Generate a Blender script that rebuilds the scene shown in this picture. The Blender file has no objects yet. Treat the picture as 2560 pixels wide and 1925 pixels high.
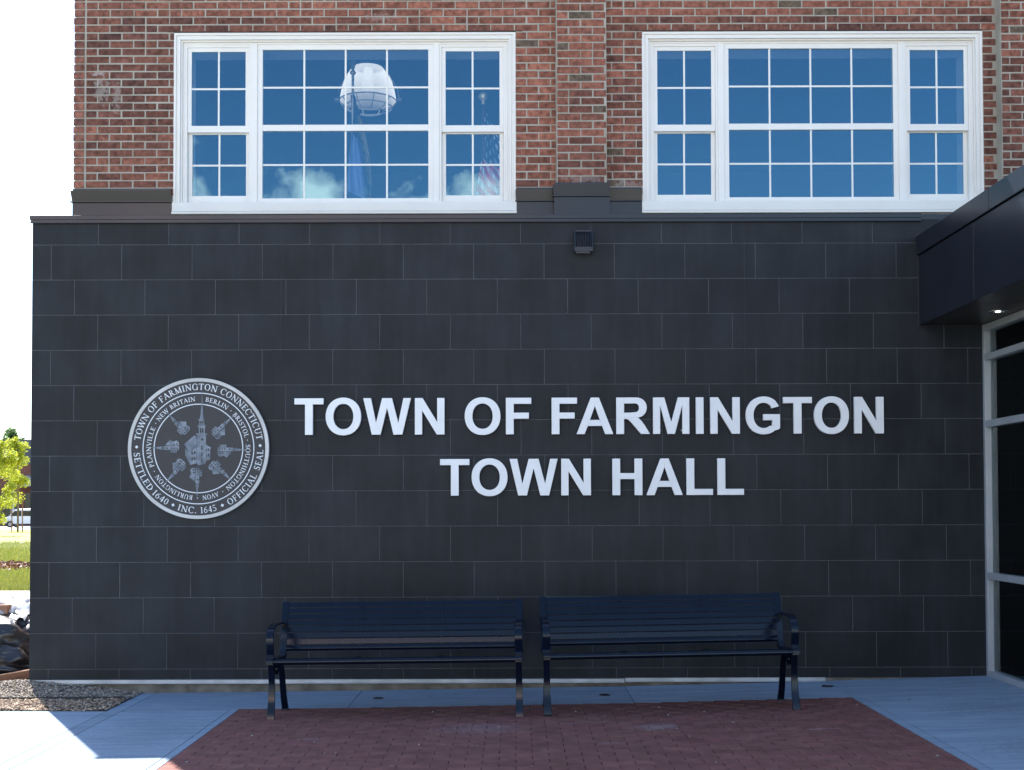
import bpy, bmesh, math, random
from mathutils import Vector, Matrix, noise
R = math.radians
scene = bpy.context.scene
COL = scene.collection

# ------------------------------------------------------------------ camera
TH, PHI = R(1.6), R(0.15)
fw = Vector((0, math.cos(TH), math.sin(TH))); up = Vector((0, -math.sin(TH), math.cos(TH))); rt = Vector((1, 0, 0))
rt2 = rt*math.cos(PHI) - up*math.sin(PHI); up2 = up*math.cos(PHI) + rt*math.sin(PHI)
cd = bpy.data.cameras.new('camera'); cam = bpy.data.objects.new('camera', cd); COL.objects.link(cam)
cd.sensor_width = 36; cd.lens = 45.0; cd.clip_start = 0.1; cd.clip_end = 2000
cd.shift_x = -10/2560; cd.shift_y = (1175.6-962.5)/2560
m = Matrix((rt2, up2, -fw)).transposed().to_4x4(); m.translation = Vector((0, -11.08, 1.60))
cam.matrix_world = m
scene.camera = cam

# ------------------------------------------------------------------ world and sun
LD = Vector((1.55, -2.90, -4.14)).normalized()          # direction the sunlight travels
ELEV = math.asin(-LD.z); AZ = math.atan2(-LD.x, -LD.y)   # clockwise from +Y
W = bpy.data.worlds.new('World'); scene.world = W; W.use_nodes = True
nt = W.node_tree; N = nt.nodes; L = nt.links
bg = N['Background']; bg.inputs['Strength'].default_value = 0.12
sky = N.new('ShaderNodeTexSky'); sky.sky_type = 'NISHITA'; sky.sun_disc = False
sky.sun_elevation = ELEV; sky.sun_rotation = AZ; sky.air_density = 1.0; sky.dust_density = 0.6; sky.ozone_density = 2.0
tc = N.new('ShaderNodeTexCoord'); sep = N.new('ShaderNodeSeparateXYZ'); L.new(tc.outputs['Generated'], sep.inputs[0])
def wmath(op, a, b=None, clamp=False):
    n = N.new('ShaderNodeMath'); n.operation = op; n.use_clamp = clamp
    for i, v in enumerate((a, b)):
        if v is None: continue
        if isinstance(v, (int, float)): n.inputs[i].default_value = v
        else: L.new(v, n.inputs[i])
    return n.outputs[0]
cn = N.new('ShaderNodeTexNoise'); cn.inputs['Scale'].default_value = 17; cn.inputs['Detail'].default_value = 8; cn.inputs['Roughness'].default_value = .6
L.new(tc.outputs['Generated'], cn.inputs['Vector'])
cm = wmath('MULTIPLY', wmath('SUBTRACT', wmath('ADD', cn.outputs['Fac'], wmath('MULTIPLY', wmath('SUBTRACT', .258, sep.outputs['Z']), 5.0)), .535), 6.0, True)   # low cumulus
sx = wmath('MULTIPLY', wmath('SUBTRACT', .02, sep.outputs['X']), 16.0, True)       # over the west part of the sky
sy = wmath('MULTIPLY', wmath('SUBTRACT', 0, sep.outputs['Y']), 4.0, True)
cm = wmath('MULTIPLY', wmath('MULTIPLY', cm, sx), sy)
cm = wmath('MULTIPLY', cm, wmath('MULTIPLY', wmath('SUBTRACT', sep.outputs['Z'], .12), 20.0, True))
cm = wmath('MULTIPLY', wmath('MULTIPLY', cm, .75), wmath('MULTIPLY', wmath('ADD', sep.outputs['X'], .50), 12.0, True))
mix = N.new('ShaderNodeMix'); mix.data_type = 'RGBA'
L.new(cm, mix.inputs['Factor']); L.new(sky.outputs[0], mix.inputs['A']); mix.inputs['B'].default_value = (25, 17.5, 13.5, 1)
L.new(mix.outputs['Result'], bg.inputs['Color'])
sd = bpy.data.lights.new('sun', 'SUN'); sd.energy = 5.0; sd.angle = R(0.5); sd.color = (1, .95, .88)
so = bpy.data.objects.new('sun', sd); COL.objects.link(so); so.location = (-5, 12, 20)
so.rotation_euler = LD.to_track_quat('-Z', 'Y').to_euler()
scene.view_settings.view_transform = 'Standard'; scene.view_settings.look = 'None'
scene.view_settings.exposure = 1.72; scene.view_settings.gamma = 1.0

# ------------------------------------------------------------------ helpers
def new_mat(name): 
    m = bpy.data.materials.new(name); m.use_nodes = True
    return m, m.node_tree.nodes, m.node_tree.links, m.node_tree.nodes['Principled BSDF']
def setp(b, col=None, rough=None, metal=None, spec=None, coat=None, trans=None, ior=None):
    if col is not None: b.inputs['Base Color'].default_value = (*col, 1)
    if rough is not None: b.inputs['Roughness'].default_value = rough
    if metal is not None: b.inputs['Metallic'].default_value = metal
    if spec is not None: b.inputs['Specular IOR Level'].default_value = spec
    if coat is not None: b.inputs['Coat Weight'].default_value = coat; b.inputs['Coat Roughness'].default_value = .08
    if trans is not None: b.inputs['Transmission Weight'].default_value = trans
    if ior is not None: b.inputs['IOR'].default_value = ior
def noisy(name, c1, c2, scale=5, rough=.6, spec=.5, metal=0, bump=0, bscale=60, coat=None, stretch=(1, 1, 1), detail=5, rvar=0, use_attr=False, lo=.3, hi=.7):
    """noise mix of two colours (object space), optional bump; use_attr multiplies by the mesh colour 'tint'"""
    m, n, l, b = new_mat(name); setp(b, rough=rough, spec=spec, metal=metal, coat=coat)
    tc = n.new('ShaderNodeTexCoord'); mp = n.new('ShaderNodeMapping'); mp.inputs['Scale'].default_value = stretch
    l.new(tc.outputs['Object'], mp.inputs[0])
    nz = n.new('ShaderNodeTexNoise'); nz.inputs['Scale'].default_value = scale; nz.inputs['Detail'].default_value = detail
    l.new(mp.outputs[0], nz.inputs['Vector'])
    r = n.new('ShaderNodeValToRGB'); r.color_ramp.elements[0].color = (*c1, 1); r.color_ramp.elements[1].color = (*c2, 1)
    r.color_ramp.elements[0].position = lo; r.color_ramp.elements[1].position = hi
    l.new(nz.outputs['Fac'], r.inputs[0]); out = r.outputs[0]
    if use_attr:
        a = n.new('ShaderNodeAttribute'); a.attribute_name = 'tint'
        mx = n.new('ShaderNodeMix'); mx.data_type = 'RGBA'; mx.blend_type = 'MULTIPLY'; mx.inputs['Factor'].default_value = 1
        l.new(out, mx.inputs['A']); l.new(a.outputs['Color'], mx.inputs['B']); out = mx.outputs['Result']
    l.new(out, b.inputs['Base Color'])
    if rvar:
        rr = n.new('ShaderNodeMapRange'); rr.inputs['To Min'].default_value = rough-rvar; rr.inputs['To Max'].default_value = rough+rvar
        l.new(nz.outputs['Fac'], rr.inputs['Value']); l.new(rr.outputs[0], b.inputs['Roughness'])
    if bump:
        nb = n.new('ShaderNodeTexNoise'); nb.inputs['Scale'].default_value = bscale; nb.inputs['Detail'].default_value = 4
        l.new(mp.outputs[0], nb.inputs['Vector'])
        bp = n.new('ShaderNodeBump'); bp.inputs['Strength'].default_value = bump; bp.inputs['Distance'].default_value = .01
        l.new(nb.outputs['Fac'], bp.inputs['Height']); l.new(bp.outputs[0], b.inputs['Normal'])
    return m
def flat(name, c, rough=.5, **k):
    m, n, l, b = new_mat(name); setp(b, col=c, rough=rough, **k); return m

class MB:
    def __init__(s): s.bm = bmesh.new(); s.cl = None
    def tinted(s): s.cl = s.bm.loops.layers.float_color.new('tint'); return s
    def box(s, x0, x1, y0, y1, z0, z1, tint=None, ch=0, skip_back=False):
        v = [s.bm.verts.new(p) for p in ((x0,y0,z0),(x1,y0,z0),(x1,y1,z0),(x0,y1,z0),(x0,y0,z1),(x1,y0,z1),(x1,y1,z1),(x0,y1,z1))]
        fs = []
        for q in ((0,3,2,1),(4,5,6,7),(0,1,5,4),(1,2,6,5),(2,3,7,6),(3,0,4,7)):
            fs.append(s.bm.faces.new([v[i] for i in q]))
        if s.cl is not None and tint is not None:
            for f in fs:
                for lp in f.loops: lp[s.cl] = (*tint, 1)
        if ch: bmesh.ops.bevel(s.bm, geom=list({e for f in fs for e in f.edges}), offset=ch, segments=1, affect='EDGES', profile=.5)
        return v
    def prism(s, poly, y0, y1, holes=()):
        """polygon in the XZ plane pushed from y0 (back) to y1 (front, smaller y)"""
        b = [s.bm.verts.new((x, y0, z)) for x, z in poly]; f = [s.bm.verts.new((x, y1, z)) for x, z in poly]
        n = len(poly)
        s.bm.faces.new(f); s.bm.faces.new(list(reversed(b)))
        for i in range(n): s.bm.faces.new((f[i], b[i], b[(i+1) % n], f[(i+1) % n]))
    def ring(s, outer, inner, y0, y1, closed=True):
        """band between two outlines of equal length, pushed y0..y1"""
        n = len(outer); o0 = [s.bm.verts.new((x, y0, z)) for x, z in outer]; o1 = [s.bm.verts.new((x, y1, z)) for x, z in outer]
        i0 = [s.bm.verts.new((x, y0, z)) for x, z in inner]; i1 = [s.bm.verts.new((x, y1, z)) for x, z in inner]
        for k in range(n if closed else n-1):
            j = (k+1) % n
            for q in ((o1[k],o1[j],i1[j],i1[k]), (o0[k],o0[j],o1[j],o1[k]), (i1[k],i1[j],i0[j],i0[k]), (i0[k],i0[j],o0[j],o0[k])): s.bm.faces.new(q)
        if not closed:
            for k in (0, n-1): s.bm.faces.new((o0[k], o1[k], i1[k], i0[k]))
    def strap(s, pts, x0, w, th, ws=None):
        """flat bar of width w along x swept on a (y,z) path; th thickness; ws width factors"""
        n = len(pts); rings = []
        for i, (y, z) in enumerate(pts):
            a = Vector(pts[max(i-1, 0)]); b = Vector(pts[min(i+1, n-1)]); t = (b-a).normalized(); nn = Vector((-t.y, t.x))*th/2
            k = w*(ws[i] if ws else 1)/2
            rings.append([s.bm.verts.new(p) for p in ((x0-k, y+nn.x, z+nn.y), (x0+k, y+nn.x, z+nn.y), (x0+k, y-nn.x, z-nn.y), (x0-k, y-nn.x, z-nn.y))])
        for i in range(n-1):
            for k in range(4): s.bm.faces.new((rings[i][k], rings[i][(k+1) % 4], rings[i+1][(k+1) % 4], rings[i+1][k]))
        s.bm.faces.new(rings[0]); s.bm.faces.new(list(reversed(rings[-1])))
    def tube(s, pts, r, seg=8, closed=False, rs=None):
        P = [Vector(p) for p in pts]; n = len(P); rings = []
        for i, p in enumerate(P):
            a = P[(i-1) % n] if closed else P[max(i-1, 0)]; b = P[(i+1) % n] if closed else P[min(i+1, n-1)]
            t = (b-a).normalized(); u = t.orthogonal() if abs(t.z) > .95 else t.cross(Vector((0, 0, 1)))
            u.normalize(); v = t.cross(u); rr = rs[i] if rs else r
            rings.append([s.bm.verts.new(p + (u*math.cos(2*math.pi*k/seg) + v*math.sin(2*math.pi*k/seg))*rr) for k in range(seg)])
        for i in range(n if closed else n-1):
            A, B = rings[i], rings[(i+1) % n]
            for k in range(seg): s.bm.faces.new((A[k], A[(k+1) % seg], B[(k+1) % seg], B[k]))
        if not closed: s.bm.faces.new(rings[0]); s.bm.faces.new(list(reversed(rings[-1])))
    def lathe(s, prof, cx, cy, seg=40, axis='z'):
        rings = []
        for r, z in prof:
            rings.append([s.bm.verts.new((cx+r*math.cos(2*math.pi*k/seg), cy+r*math.sin(2*math.pi*k/seg), z)) for k in range(seg)])
        for i in range(len(prof)-1):
            for k in range(seg): s.bm.faces.new((rings[i][k], rings[i][(k+1) % seg], rings[i+1][(k+1) % seg], rings[i+1][k]))
    def build(s, name, mat, parent=None, smooth=False, bevel=0, recalc=True):
        if recalc: bmesh.ops.recalc_face_normals(s.bm, faces=s.bm.faces)
        me = bpy.data.meshes.new(name); s.bm.to_mesh(me); s.bm.free()
        if mat: me.materials.append(mat)
        if smooth: me.polygons.foreach_set('use_smooth', [True]*len(me.polygons))
        o = bpy.data.objects.new(name, me); COL.objects.link(o)
        if parent: o.parent = parent
        if bevel:
            md = o.modifiers.new('bevel', 'BEVEL'); md.width = bevel; md.segments = 2; md.limit_method = 'ANGLE'; md.angle_limit = R(40)
        return o
def tag(o, label=None, cat=None, group=None, kind=None):
    if label: o['label'] = label
    if cat: o['category'] = cat
    if group: o['group'] = group
    if kind: o['kind'] = kind
    return o
def empty(name, loc=(0, 0, 0), **k):
    o = bpy.data.objects.new(name, None); COL.objects.link(o); o.location = loc; o.empty_display_size = .1
    return tag(o, **k)
def arc(cx, cz, rx, rz, a0, a1, n):
    return [(cx+rx*math.cos(R(a0+(a1-a0)*i/n)), cz+rz*math.sin(R(a0+(a1-a0)*i/n))) for i in range(n+1)]
rnd = random.Random(7)

# ------------------------------------------------------------------ ground level
GX = [(-400, -.9), (-60, -.35), (-12, -.03), (-4.3, .0), (-3.245, -.002), (-1.349, .015), (.926, .047), (2.719, .09), (4.04, .128), (8, .2), (60, .25), (400, .25)]
def gz(x, y):
    for (a, za), (b, zb) in zip(GX, GX[1:]):
        if x <= b: z = za + (zb-za)*max(0, min(1, (x-a)/(b-a))); break
    else: z = GX[-1][1]
    if y > 2:
        t = min(1, (y-2)/11); z = z*(1-t) + t*(-.53*(min(y, 140)/128)**2)
    return z
def sheet(name, x0, x1, y0, y1, dz, mat, nx=8, ny=8, kind='structure', parent=None, warp=None):
    M = MB(); g = []
    for j in range(ny+1):
        row = []
        for i in range(nx+1):
            x = x0+(x1-x0)*i/nx; y = y0+(y1-y0)*j/ny
            if warp: y += warp(x)
            row.append(M.bm.verts.new((x, y, gz(x, y)+dz)))
        g.append(row)
    for j in range(ny):
        for i in range(nx): M.bm.faces.new((g[j][i], g[j][i+1], g[j+1][i+1], g[j+1][i]))
    o = M.build(name, mat, parent, recalc=False); tag(o, kind=kind); return o

# ------------------------------------------------------------------ materials
M_tile = noisy('slate_tile', (.0095, .0115, .0145), (.023, .026, .030), scale=2.3, rough=.5, spec=.22, bump=.12, bscale=90, detail=8, stretch=(1, 1, .8), rvar=.06, use_attr=True)
# faint vertical drip stains on the tiles
n_, l_ = M_tile.node_tree.nodes, M_tile.node_tree.links
tcn = n_.new('ShaderNodeTexCoord'); mp2 = n_.new('ShaderNodeMapping'); mp2.inputs['Scale'].default_value = (6, 1, .6); l_.new(tcn.outputs['Object'], mp2.inputs[0])
nz2 = n_.new('ShaderNodeTexNoise'); nz2.inputs['Scale'].default_value = 2.2; nz2.inputs['Detail'].default_value = 6; l_.new(mp2.outputs[0], nz2.inputs['Vector'])
r2 = n_.new('ShaderNodeMapRange'); r2.inputs['From Min'].default_value = .35; r2.inputs['From Max'].default_value = .62; r2.inputs['To Min'].default_value = .84; r2.inputs['To Max'].default_value = 1.06; l_.new(nz2.outputs['Fac'], r2.inputs[0])
bsd = n_['Principled BSDF']; src = bsd.inputs['Base Color'].links[0].from_socket
mx2 = n_.new('ShaderNodeMix'); mx2.data_type = 'RGBA'; mx2.blend_type = 'MULTIPLY'; mx2.inputs['Factor'].default_value = 1
cmb = n_.new('ShaderNodeCombineColor'); [l_.new(r2.outputs[0], cmb.inputs[i]) for i in range(3)]
l_.new(src, mx2.inputs['A']); l_.new(cmb.outputs[0], mx2.inputs['B']); l_.new(mx2.outputs['Result'], bsd.inputs['Base Color'])
M_grout = noisy('tile_grout', (.06, .065, .07), (.12, .125, .13), scale=8, rough=.9)
M_brick = noisy('brick', (.50, .46, .46), (1.25, 1.2, 1.2), scale=26, rough=.85, spec=.25, bump=.5, bscale=120, use_attr=True)
def add_stain(mat, spots, col=(.62, .58, .58), flatxy=False):
    n, l = mat.node_tree.nodes, mat.node_tree.links; b = n['Principled BSDF']; src = b.inputs['Base Color'].links[0].from_socket
    tc = n.new('ShaderNodeTexCoord'); nz = n.new('ShaderNodeTexNoise'); nz.inputs['Scale'].default_value = 28; nz.inputs['Detail'].default_value = 8; l.new(tc.outputs['Object'], nz.inputs['Vector'])
    acc = None
    for (x, y, z, rx, rz, am) in spots:
        mp = n.new('ShaderNodeMapping'); mp.vector_type = 'POINT'; mp.inputs['Scale'].default_value = (1/rx, 1/rz, 0) if flatxy else (1/rx, 0, 1/rz); mp.inputs['Location'].default_value = (-x/rx, -y/rz, 0) if flatxy else (-x/rx, 0, -z/rz); l.new(tc.outputs['Object'], mp.inputs[0])
        ln = n.new('ShaderNodeVectorMath'); ln.operation = 'LENGTH'; l.new(mp.outputs[0], ln.inputs[0])
        a = n.new('ShaderNodeMath'); a.operation = 'SUBTRACT'; a.inputs[0].default_value = 1; l.new(ln.outputs['Value'], a.inputs[1])
        c = n.new('ShaderNodeMath'); c.operation = 'MULTIPLY_ADD'; c.inputs[1].default_value = 2.6; l.new(nz.outputs['Fac'], c.inputs[0]); c.inputs[2].default_value = -1.5
        d = n.new('ShaderNodeMath'); d.operation = 'ADD'; l.new(c.outputs[0], d.inputs[0]); d2 = n.new('ShaderNodeMath'); d2.operation = 'MULTIPLY'; d2.inputs[1].default_value = .9; l.new(a.outputs[0], d2.inputs[0]); l.new(d2.outputs[0], d.inputs[1])
        e = n.new('ShaderNodeMath'); e.operation = 'MULTIPLY'; e.use_clamp = True; e.inputs[1].default_value = 3; l.new(d.outputs[0], e.inputs[0])
        g = n.new('ShaderNodeMath'); g.operation = 'MULTIPLY'; g.inputs[1].default_value = am; l.new(e.outputs[0], g.inputs[0])
        # nothing outside the patch
        h = n.new('ShaderNodeMath'); h.operation = 'GREATER_THAN'; h.inputs[1].default_value = 0; l.new(a.outputs[0], h.inputs[0]); k = n.new('ShaderNodeMath'); k.operation = 'MULTIPLY'; l.new(g.outputs[0], k.inputs[0]); l.new(h.outputs[0], k.inputs[1])
        if acc is None: acc = k.outputs[0]
        else:
            q = n.new('ShaderNodeMath'); q.operation = 'MAXIMUM'; l.new(acc, q.inputs[0]); l.new(k.outputs[0], q.inputs[1]); acc = q.outputs[0]
    mx = n.new('ShaderNodeMix'); mx.data_type = 'RGBA'; l.new(acc, mx.inputs['Factor']); l.new(src, mx.inputs['A']); mx.inputs['B'].default_value = (*col, 1); l.new(mx.outputs['Result'], b.inputs['Base Color'])
add_stain(M_brick, [(-3.745, 0, 5.50, .075, .035, .6), (-3.72, 0, 5.33, .09, .15, .38), (-3.585, 0, 5.30, .045, .2, .33), (.62, 0, 4.50, .26, .05, .25), (1.0, 0, 4.48, .16, .05, .3), (-1.2, 0, 6.0, .2, .05, .22)], (.46, .41, .37))
M_mortar = noisy('mortar', (.31, .27, .21), (.45, .41, .34), scale=3, rough=.95, bump=.4, bscale=150)
M_white = noisy('white_vinyl', (.80, .755, .695), (.84, .80, .74), scale=3, rough=.38, spec=.5)
M_bronze = noisy('dark_bronze_metal', (.008, .011, .018), (.013, .016, .025), scale=2, rough=.32, spec=.4, coat=.1)
M_brown = noisy('brown_metal', (.022, .018, .015), (.034, .027, .022), scale=2, rough=.35, spec=.5)
M_flash = noisy('galvanised_flashing', (.34, .36, .38), (.50, .52, .55), scale=6, rough=.4, metal=.7)
M_curb = noisy('foundation_concrete', (.10, .085, .065), (.24, .21, .17), scale=7, rough=.95, bump=.5, bscale=40)
M_conc = noisy('broomed_concrete', (.18, .235, .30), (.27, .335, .405), scale=2.3, rough=.88, spec=.3, bump=.25, bscale=30, stretch=(1, 6, 1), detail=8, use_attr=True, lo=.25, hi=.75)
M_dark = flat('joint_sand', (.05, .045, .04), .95)
M_paver = noisy('red_paver', (.75, .72, .72), (1.15, 1.15, 1.15), scale=9, rough=.85, spec=.3, bump=.35, bscale=90, use_attr=True)
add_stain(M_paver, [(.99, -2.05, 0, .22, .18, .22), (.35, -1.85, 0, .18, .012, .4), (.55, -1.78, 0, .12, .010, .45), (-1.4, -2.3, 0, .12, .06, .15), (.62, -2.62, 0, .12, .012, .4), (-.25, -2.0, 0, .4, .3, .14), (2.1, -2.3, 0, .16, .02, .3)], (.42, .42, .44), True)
add_stain(M_conc, [(-2.6, -2.0, 0, .5, .9, .25), (3.5, -1.6, 0, .6, .4, .25), (3.4, -3.2, 0, .7, .5, .3), (-.2, -.55, 0, 1.0, .02, .6), (.3, -.3, 0, 1.6, .2, .25)], (.12, .14, .16), True)
M_alu = noisy('anodised_aluminium', (.42, .43, .45), (.50, .51, .53), scale=4, rough=.36, metal=.35)
M_bench = noisy('black_powder_coat', (.0008, .004, .012), (.0014, .006, .017), scale=6, rough=.13, spec=.27, coat=.0, bump=.04, bscale=200)
M_letter = noisy('brushed_letter_metal', (.74, .735, .72), (.92, .91, .89), scale=2.8, rough=.36, metal=.0)
M_sealbg = noisy('seal_plate', (.010, .012, .018), (.015, .017, .023), scale=10, rough=.45)
M_sealw = flat('seal_white', (.70, .72, .74), .5)
M_sealrim = noisy('seal_rim_metal', (.38, .38, .37), (.54, .54, .53), scale=2.5, rough=.35, metal=.1)
M_church = noisy('seal_engraving', (.085, .105, .13), (.28, .31, .35), scale=14, rough=.6, detail=2, lo=.3, hi=.75)
M_asphalt = noisy('bounce_asphalt', (.30, .28, .25), (.38, .36, .32), scale=4, rough=.9)  # unseen car park, made pale so it bounces sunlight onto the facade
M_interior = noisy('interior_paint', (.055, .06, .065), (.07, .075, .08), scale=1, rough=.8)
M_plaster = noisy('white_plaster', (.80, .80, .78), (.84, .84, .82), scale=2, rough=.8)

def glass_mat(name, tint, refl, trans):
    m, n, l, b = new_mat(name); n.remove(b); out = n['Material Output']
    g = n.new('ShaderNodeBsdfGlossy'); g.inputs['Roughness'].default_value = 0; g.inputs['Color'].default_value = (*tint, 1)
    t = n.new('ShaderNodeBsdfTransparent'); t.inputs['Color'].default_value = (*trans, 1)
    fr = n.new('ShaderNodeFresnel'); fr.inputs['IOR'].default_value = 1.5
    ad = n.new('ShaderNodeMath'); ad.operation = 'ADD'; ad.inputs[1].default_value = refl; ad.use_clamp = True; l.new(fr.outputs[0], ad.inputs[0])
    mx = n.new('ShaderNodeMixShader'); l.new(ad.outputs[0], mx.inputs[0]); l.new(t.outputs[0], mx.inputs[1]); l.new(g.outputs[0], mx.inputs[2])
    l.new(mx.outputs[0], out.inputs[0]); return m
M_glass = glass_mat('coated_window_glass', (.26, .60, .84), .080, (.93, .95, .96))
M_glass2 = glass_mat('storefront_glass', (.75, .85, .88), .015, (.66, .74, .72))

# ------------------------------------------------------------------ large structure: town hall
hall = empty('town_hall', (0, 0.33, 0), label='brick town hall with white windows above a dark slate tiled ground floor wall', cat='building')
def hp(o):   # keep world placement under the hall empty
    o.location = Vector(o.location) - Vector((0, 0.33, 0)); return o
def hbuild(M, name, mat, parent=None, **k):
    o = M.build(name, mat, parent or hall, **k)
    if parent is None: hp(o)
    return o
TW, TH_, J = .6125, .3065, .0048
TL, TR_, ZB, ZT = -4.205, 4.06, .115, 4.09
# tile wall: every tile a slightly proud slab over the grout
M = MB().tinted(); rows = []; z = .203 - TH_; k = 12
while z < ZT: rows.append((max(z, ZB), min(z+TH_, ZT), k)); z += TH_; k -= 1
for za, zb, k in rows:
    off = .249 + (k % 3)*TW/3
    x = off - math.ceil((off-TL)/TW)*TW
    while x < TR_:
        xa, xb = max(x, TL), min(x+TW, TR_)
        if xb-xa > .02:
            t = 1 + rnd.uniform(-.13, .13); w = rnd.uniform(-.02, .02); d = rnd.uniform(0, .0012)
            cuts = [xa, xb]
            for cj in (-2.04, 1.99):
                if xa+.03 < cj < xb-.03: cuts.insert(1, cj)
            for a, b in zip(cuts, cuts[1:]):
                M.box(a+(J/2 if a == xa else .0008), b-(J/2 if b == xb else .0008), -d, .012, za+J/2, zb-J/2, tint=(t+w, t, t-w), ch=.0008)
        x += TW
hbuild(M, 'tile_wall', M_tile)
M = MB(); M.box(TL+.003, TR_, .0009, .62, ZB, ZT); tb = hbuild(M, 'tile_backing', M_grout)
M = MB(); M.box(TL-.018, 3.53, -.022, .34, 4.098, 4.135); M.box(TL-.010, 3.53, -.016, -.012, 4.072, 4.098)
M.prism([(TL-.020, 4.066), (3.53, 4.066), (3.53, 4.073), (TL-.020, 4.073)], -.012, -.028)
M.box(3.53, 6, .0, .34, 4.066, 4.134)
hbuild(M, 'coping', M_bronze, bevel=.002)
for xs in (-.9, .205, 3.1): M = MB(); M.box(xs, xs+.003, -.0235, -.022, 4.099, 4.134); hbuild(M, 'coping_joint', M_dark)
# drip flashing and foundation curb
M = MB(); 
for a, b, dz in ((TL-.004, .93, 0), (.935, 2.66, .006)):
    M.prism([(a, .084+dz), (b, .084+dz), (b, .112+dz), (a, .112+dz)], .01, -.014); M.prism([(a, .078+dz), (b, .078+dz), (b, .085+dz), (a, .085+dz)], .01, -.034)
hbuild(M, 'drip_flashing', M_flash, bevel=.002)
M = MB(); M.box(TL-.0, TR_, .001, .5, -.5, .112); hbuild(M, 'foundation', M_curb)

# brick wall with real bricks
CP, BP, JT = .0705, .2143, .011
XL, XR, YB = -3.955, 8.6, .33
WIN = [(-3.072, .006, 4.215, 5.868), (1.142, 4.208, 4.215, 5.868)]
PX0, PX1, PY = .370, .815, .215            # pilaster
FX0 = 4.33                                 # right pilaster
def inwin(xa, xb, za, zb):
    return any(xb > w[0]-.004 and xa < w[1]+.004 and zb > w[2] and za < w[3]+.004 for w in WIN)
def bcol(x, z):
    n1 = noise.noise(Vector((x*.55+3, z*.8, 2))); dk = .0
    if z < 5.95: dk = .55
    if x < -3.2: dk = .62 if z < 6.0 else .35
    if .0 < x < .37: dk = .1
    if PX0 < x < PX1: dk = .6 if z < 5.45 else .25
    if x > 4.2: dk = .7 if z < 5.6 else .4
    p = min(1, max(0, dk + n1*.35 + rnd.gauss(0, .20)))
    red = Vector((.33, .130, .085)); drk = Vector((.125, .058, .045))
    c = red.lerp(drk, p)*rnd.uniform(.82, 1.15)
    if rnd.random() < .025: c = Vector((.15, .11, .075))
    return c
def bricks(M, x0, x1, y, zlo, zhi, ret_left=False, depth=.02, shift=0):
    r = 0; z = 4.458 - 12*CP
    while z < zhi:
        if z+CP > zlo:
            off = (BP/2 if r % 2 else 0) + shift
            x = x0 - off
            while x < x1:
                L_ = BP
                xa, xb = max(x, x0), min(x+L_, x1)
                subs = [(xa, xb)]
                for w in WIN:   # closers cut at the window jambs
                    ns = []
                    for a, b in subs:
                        if z+CP-JT > w[2] and z < w[3]:
                            if a < w[0] and b > w[0]: ns.append((a, w[0]+JT*.6))
                            elif a < w[1] and b > w[1]: ns.append((w[1]-JT*.4, b))
                            elif a >= w[0] and b <= w[1]: continue
                            else: ns.append((a, b))
                        else: ns.append((a, b))
                    subs = ns
                for a, b in subs:
                    if b-a < .035: continue
                    if rnd.random() < .05 and b-a > .2:
                        mid = (a+b)/2; parts = [(a, mid), (mid, b)]
                    else: parts = [(a, b)]
                    for p, q in parts:
                        c = bcol((p+q)/2, z); d = y - rnd.uniform(.001, .0035); jz = rnd.uniform(-.0015, .0015); jx = rnd.uniform(-.002, .002)
                        M.box(p+JT/2+jx, q-JT/2+jx, d, d+depth, z+JT/2+jz, z+CP-JT/2+jz, tint=c, ch=.0028)
                x += L_
        z += CP; r += 1
M = MB().tinted()
bricks(M, XL+.095, PX0, YB, 4.45, 7.0)
bricks(M, PX1, FX0, YB, 4.45, 7.0, shift=.05)
bricks(M, PX0, PX1, PY, 4.43, 7.0, shift=0)
bricks(M, FX0, 8.6, PY, 4.43, 7.0, shift=.03)
# quoin returns on the left corner: brick ends showing round the edge
z = 4.458 - CP*0
i = 0
while z < 7.0:
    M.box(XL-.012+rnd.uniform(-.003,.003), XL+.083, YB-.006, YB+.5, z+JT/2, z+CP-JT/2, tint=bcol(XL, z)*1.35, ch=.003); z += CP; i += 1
hbuild(M, 'brick_wall', M_brick)
M = MB()
segs = [(XL, WIN[0][0]), (WIN[0][1], WIN[1][0]), (WIN[1][1], XR)]
for a, b in segs: M.box(a, b, YB, YB+.30, 3.4, 7.0)
M.box(XL, WIN[1][1]+.0, YB+.0005, YB+.2995, 5.872, 6.999)
M.box(XL, WIN[1][1]+.0, YB+.0005, YB+.2995, 3.4, 4.214)
M.box(PX0+.001, PX1-.001, PY, YB-.001, 4.2, 7.0); M.box(FX0+.001, XR, PY, YB-.001, 4.2, 7.0)
hbuild(M, 'mortar_core', M_mortar)
# plain upper storey, outside the frame, that throws the long shadow
m_up, n, l, b = new_mat('upper_brickwork'); bt = n.new('ShaderNodeTexBrick'); bt.inputs['Scale'].default_value = 1
bt.inputs['Brick Width'].default_value = BP; bt.inputs['Row Height'].default_value = CP; bt.inputs['Mortar Size'].default_value = .006
bt.inputs['Color1'].default_value = (.2, .08, .06, 1); bt.inputs['Color2'].default_value = (.1, .05, .04, 1); bt.inputs['Mortar'].default_value = (.32, .29, .25, 1)
tcx = n.new('ShaderNodeTexCoord'); sp = n.new('ShaderNodeSeparateXYZ'); cb = n.new('ShaderNodeCombineXYZ'); l.new(tcx.outputs['Object'], sp.inputs[0])
l.new(sp.outputs['X'], cb.inputs['X']); l.new(sp.outputs['Z'], cb.inputs['Y']); l.new(cb.outputs[0], bt.inputs['Vector']); l.new(bt.outputs[0], b.inputs['Base Color']); b.inputs['Roughness'].default_value = .9
M = MB(); M.box(XL-.01, 20, YB-.003, 12, 7.001, 7.1); M.box(XL-.06, 20, YB-.08, 12.1, 7.101, 7.25)
hbuild(M, 'upper_storey', m_up)
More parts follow.
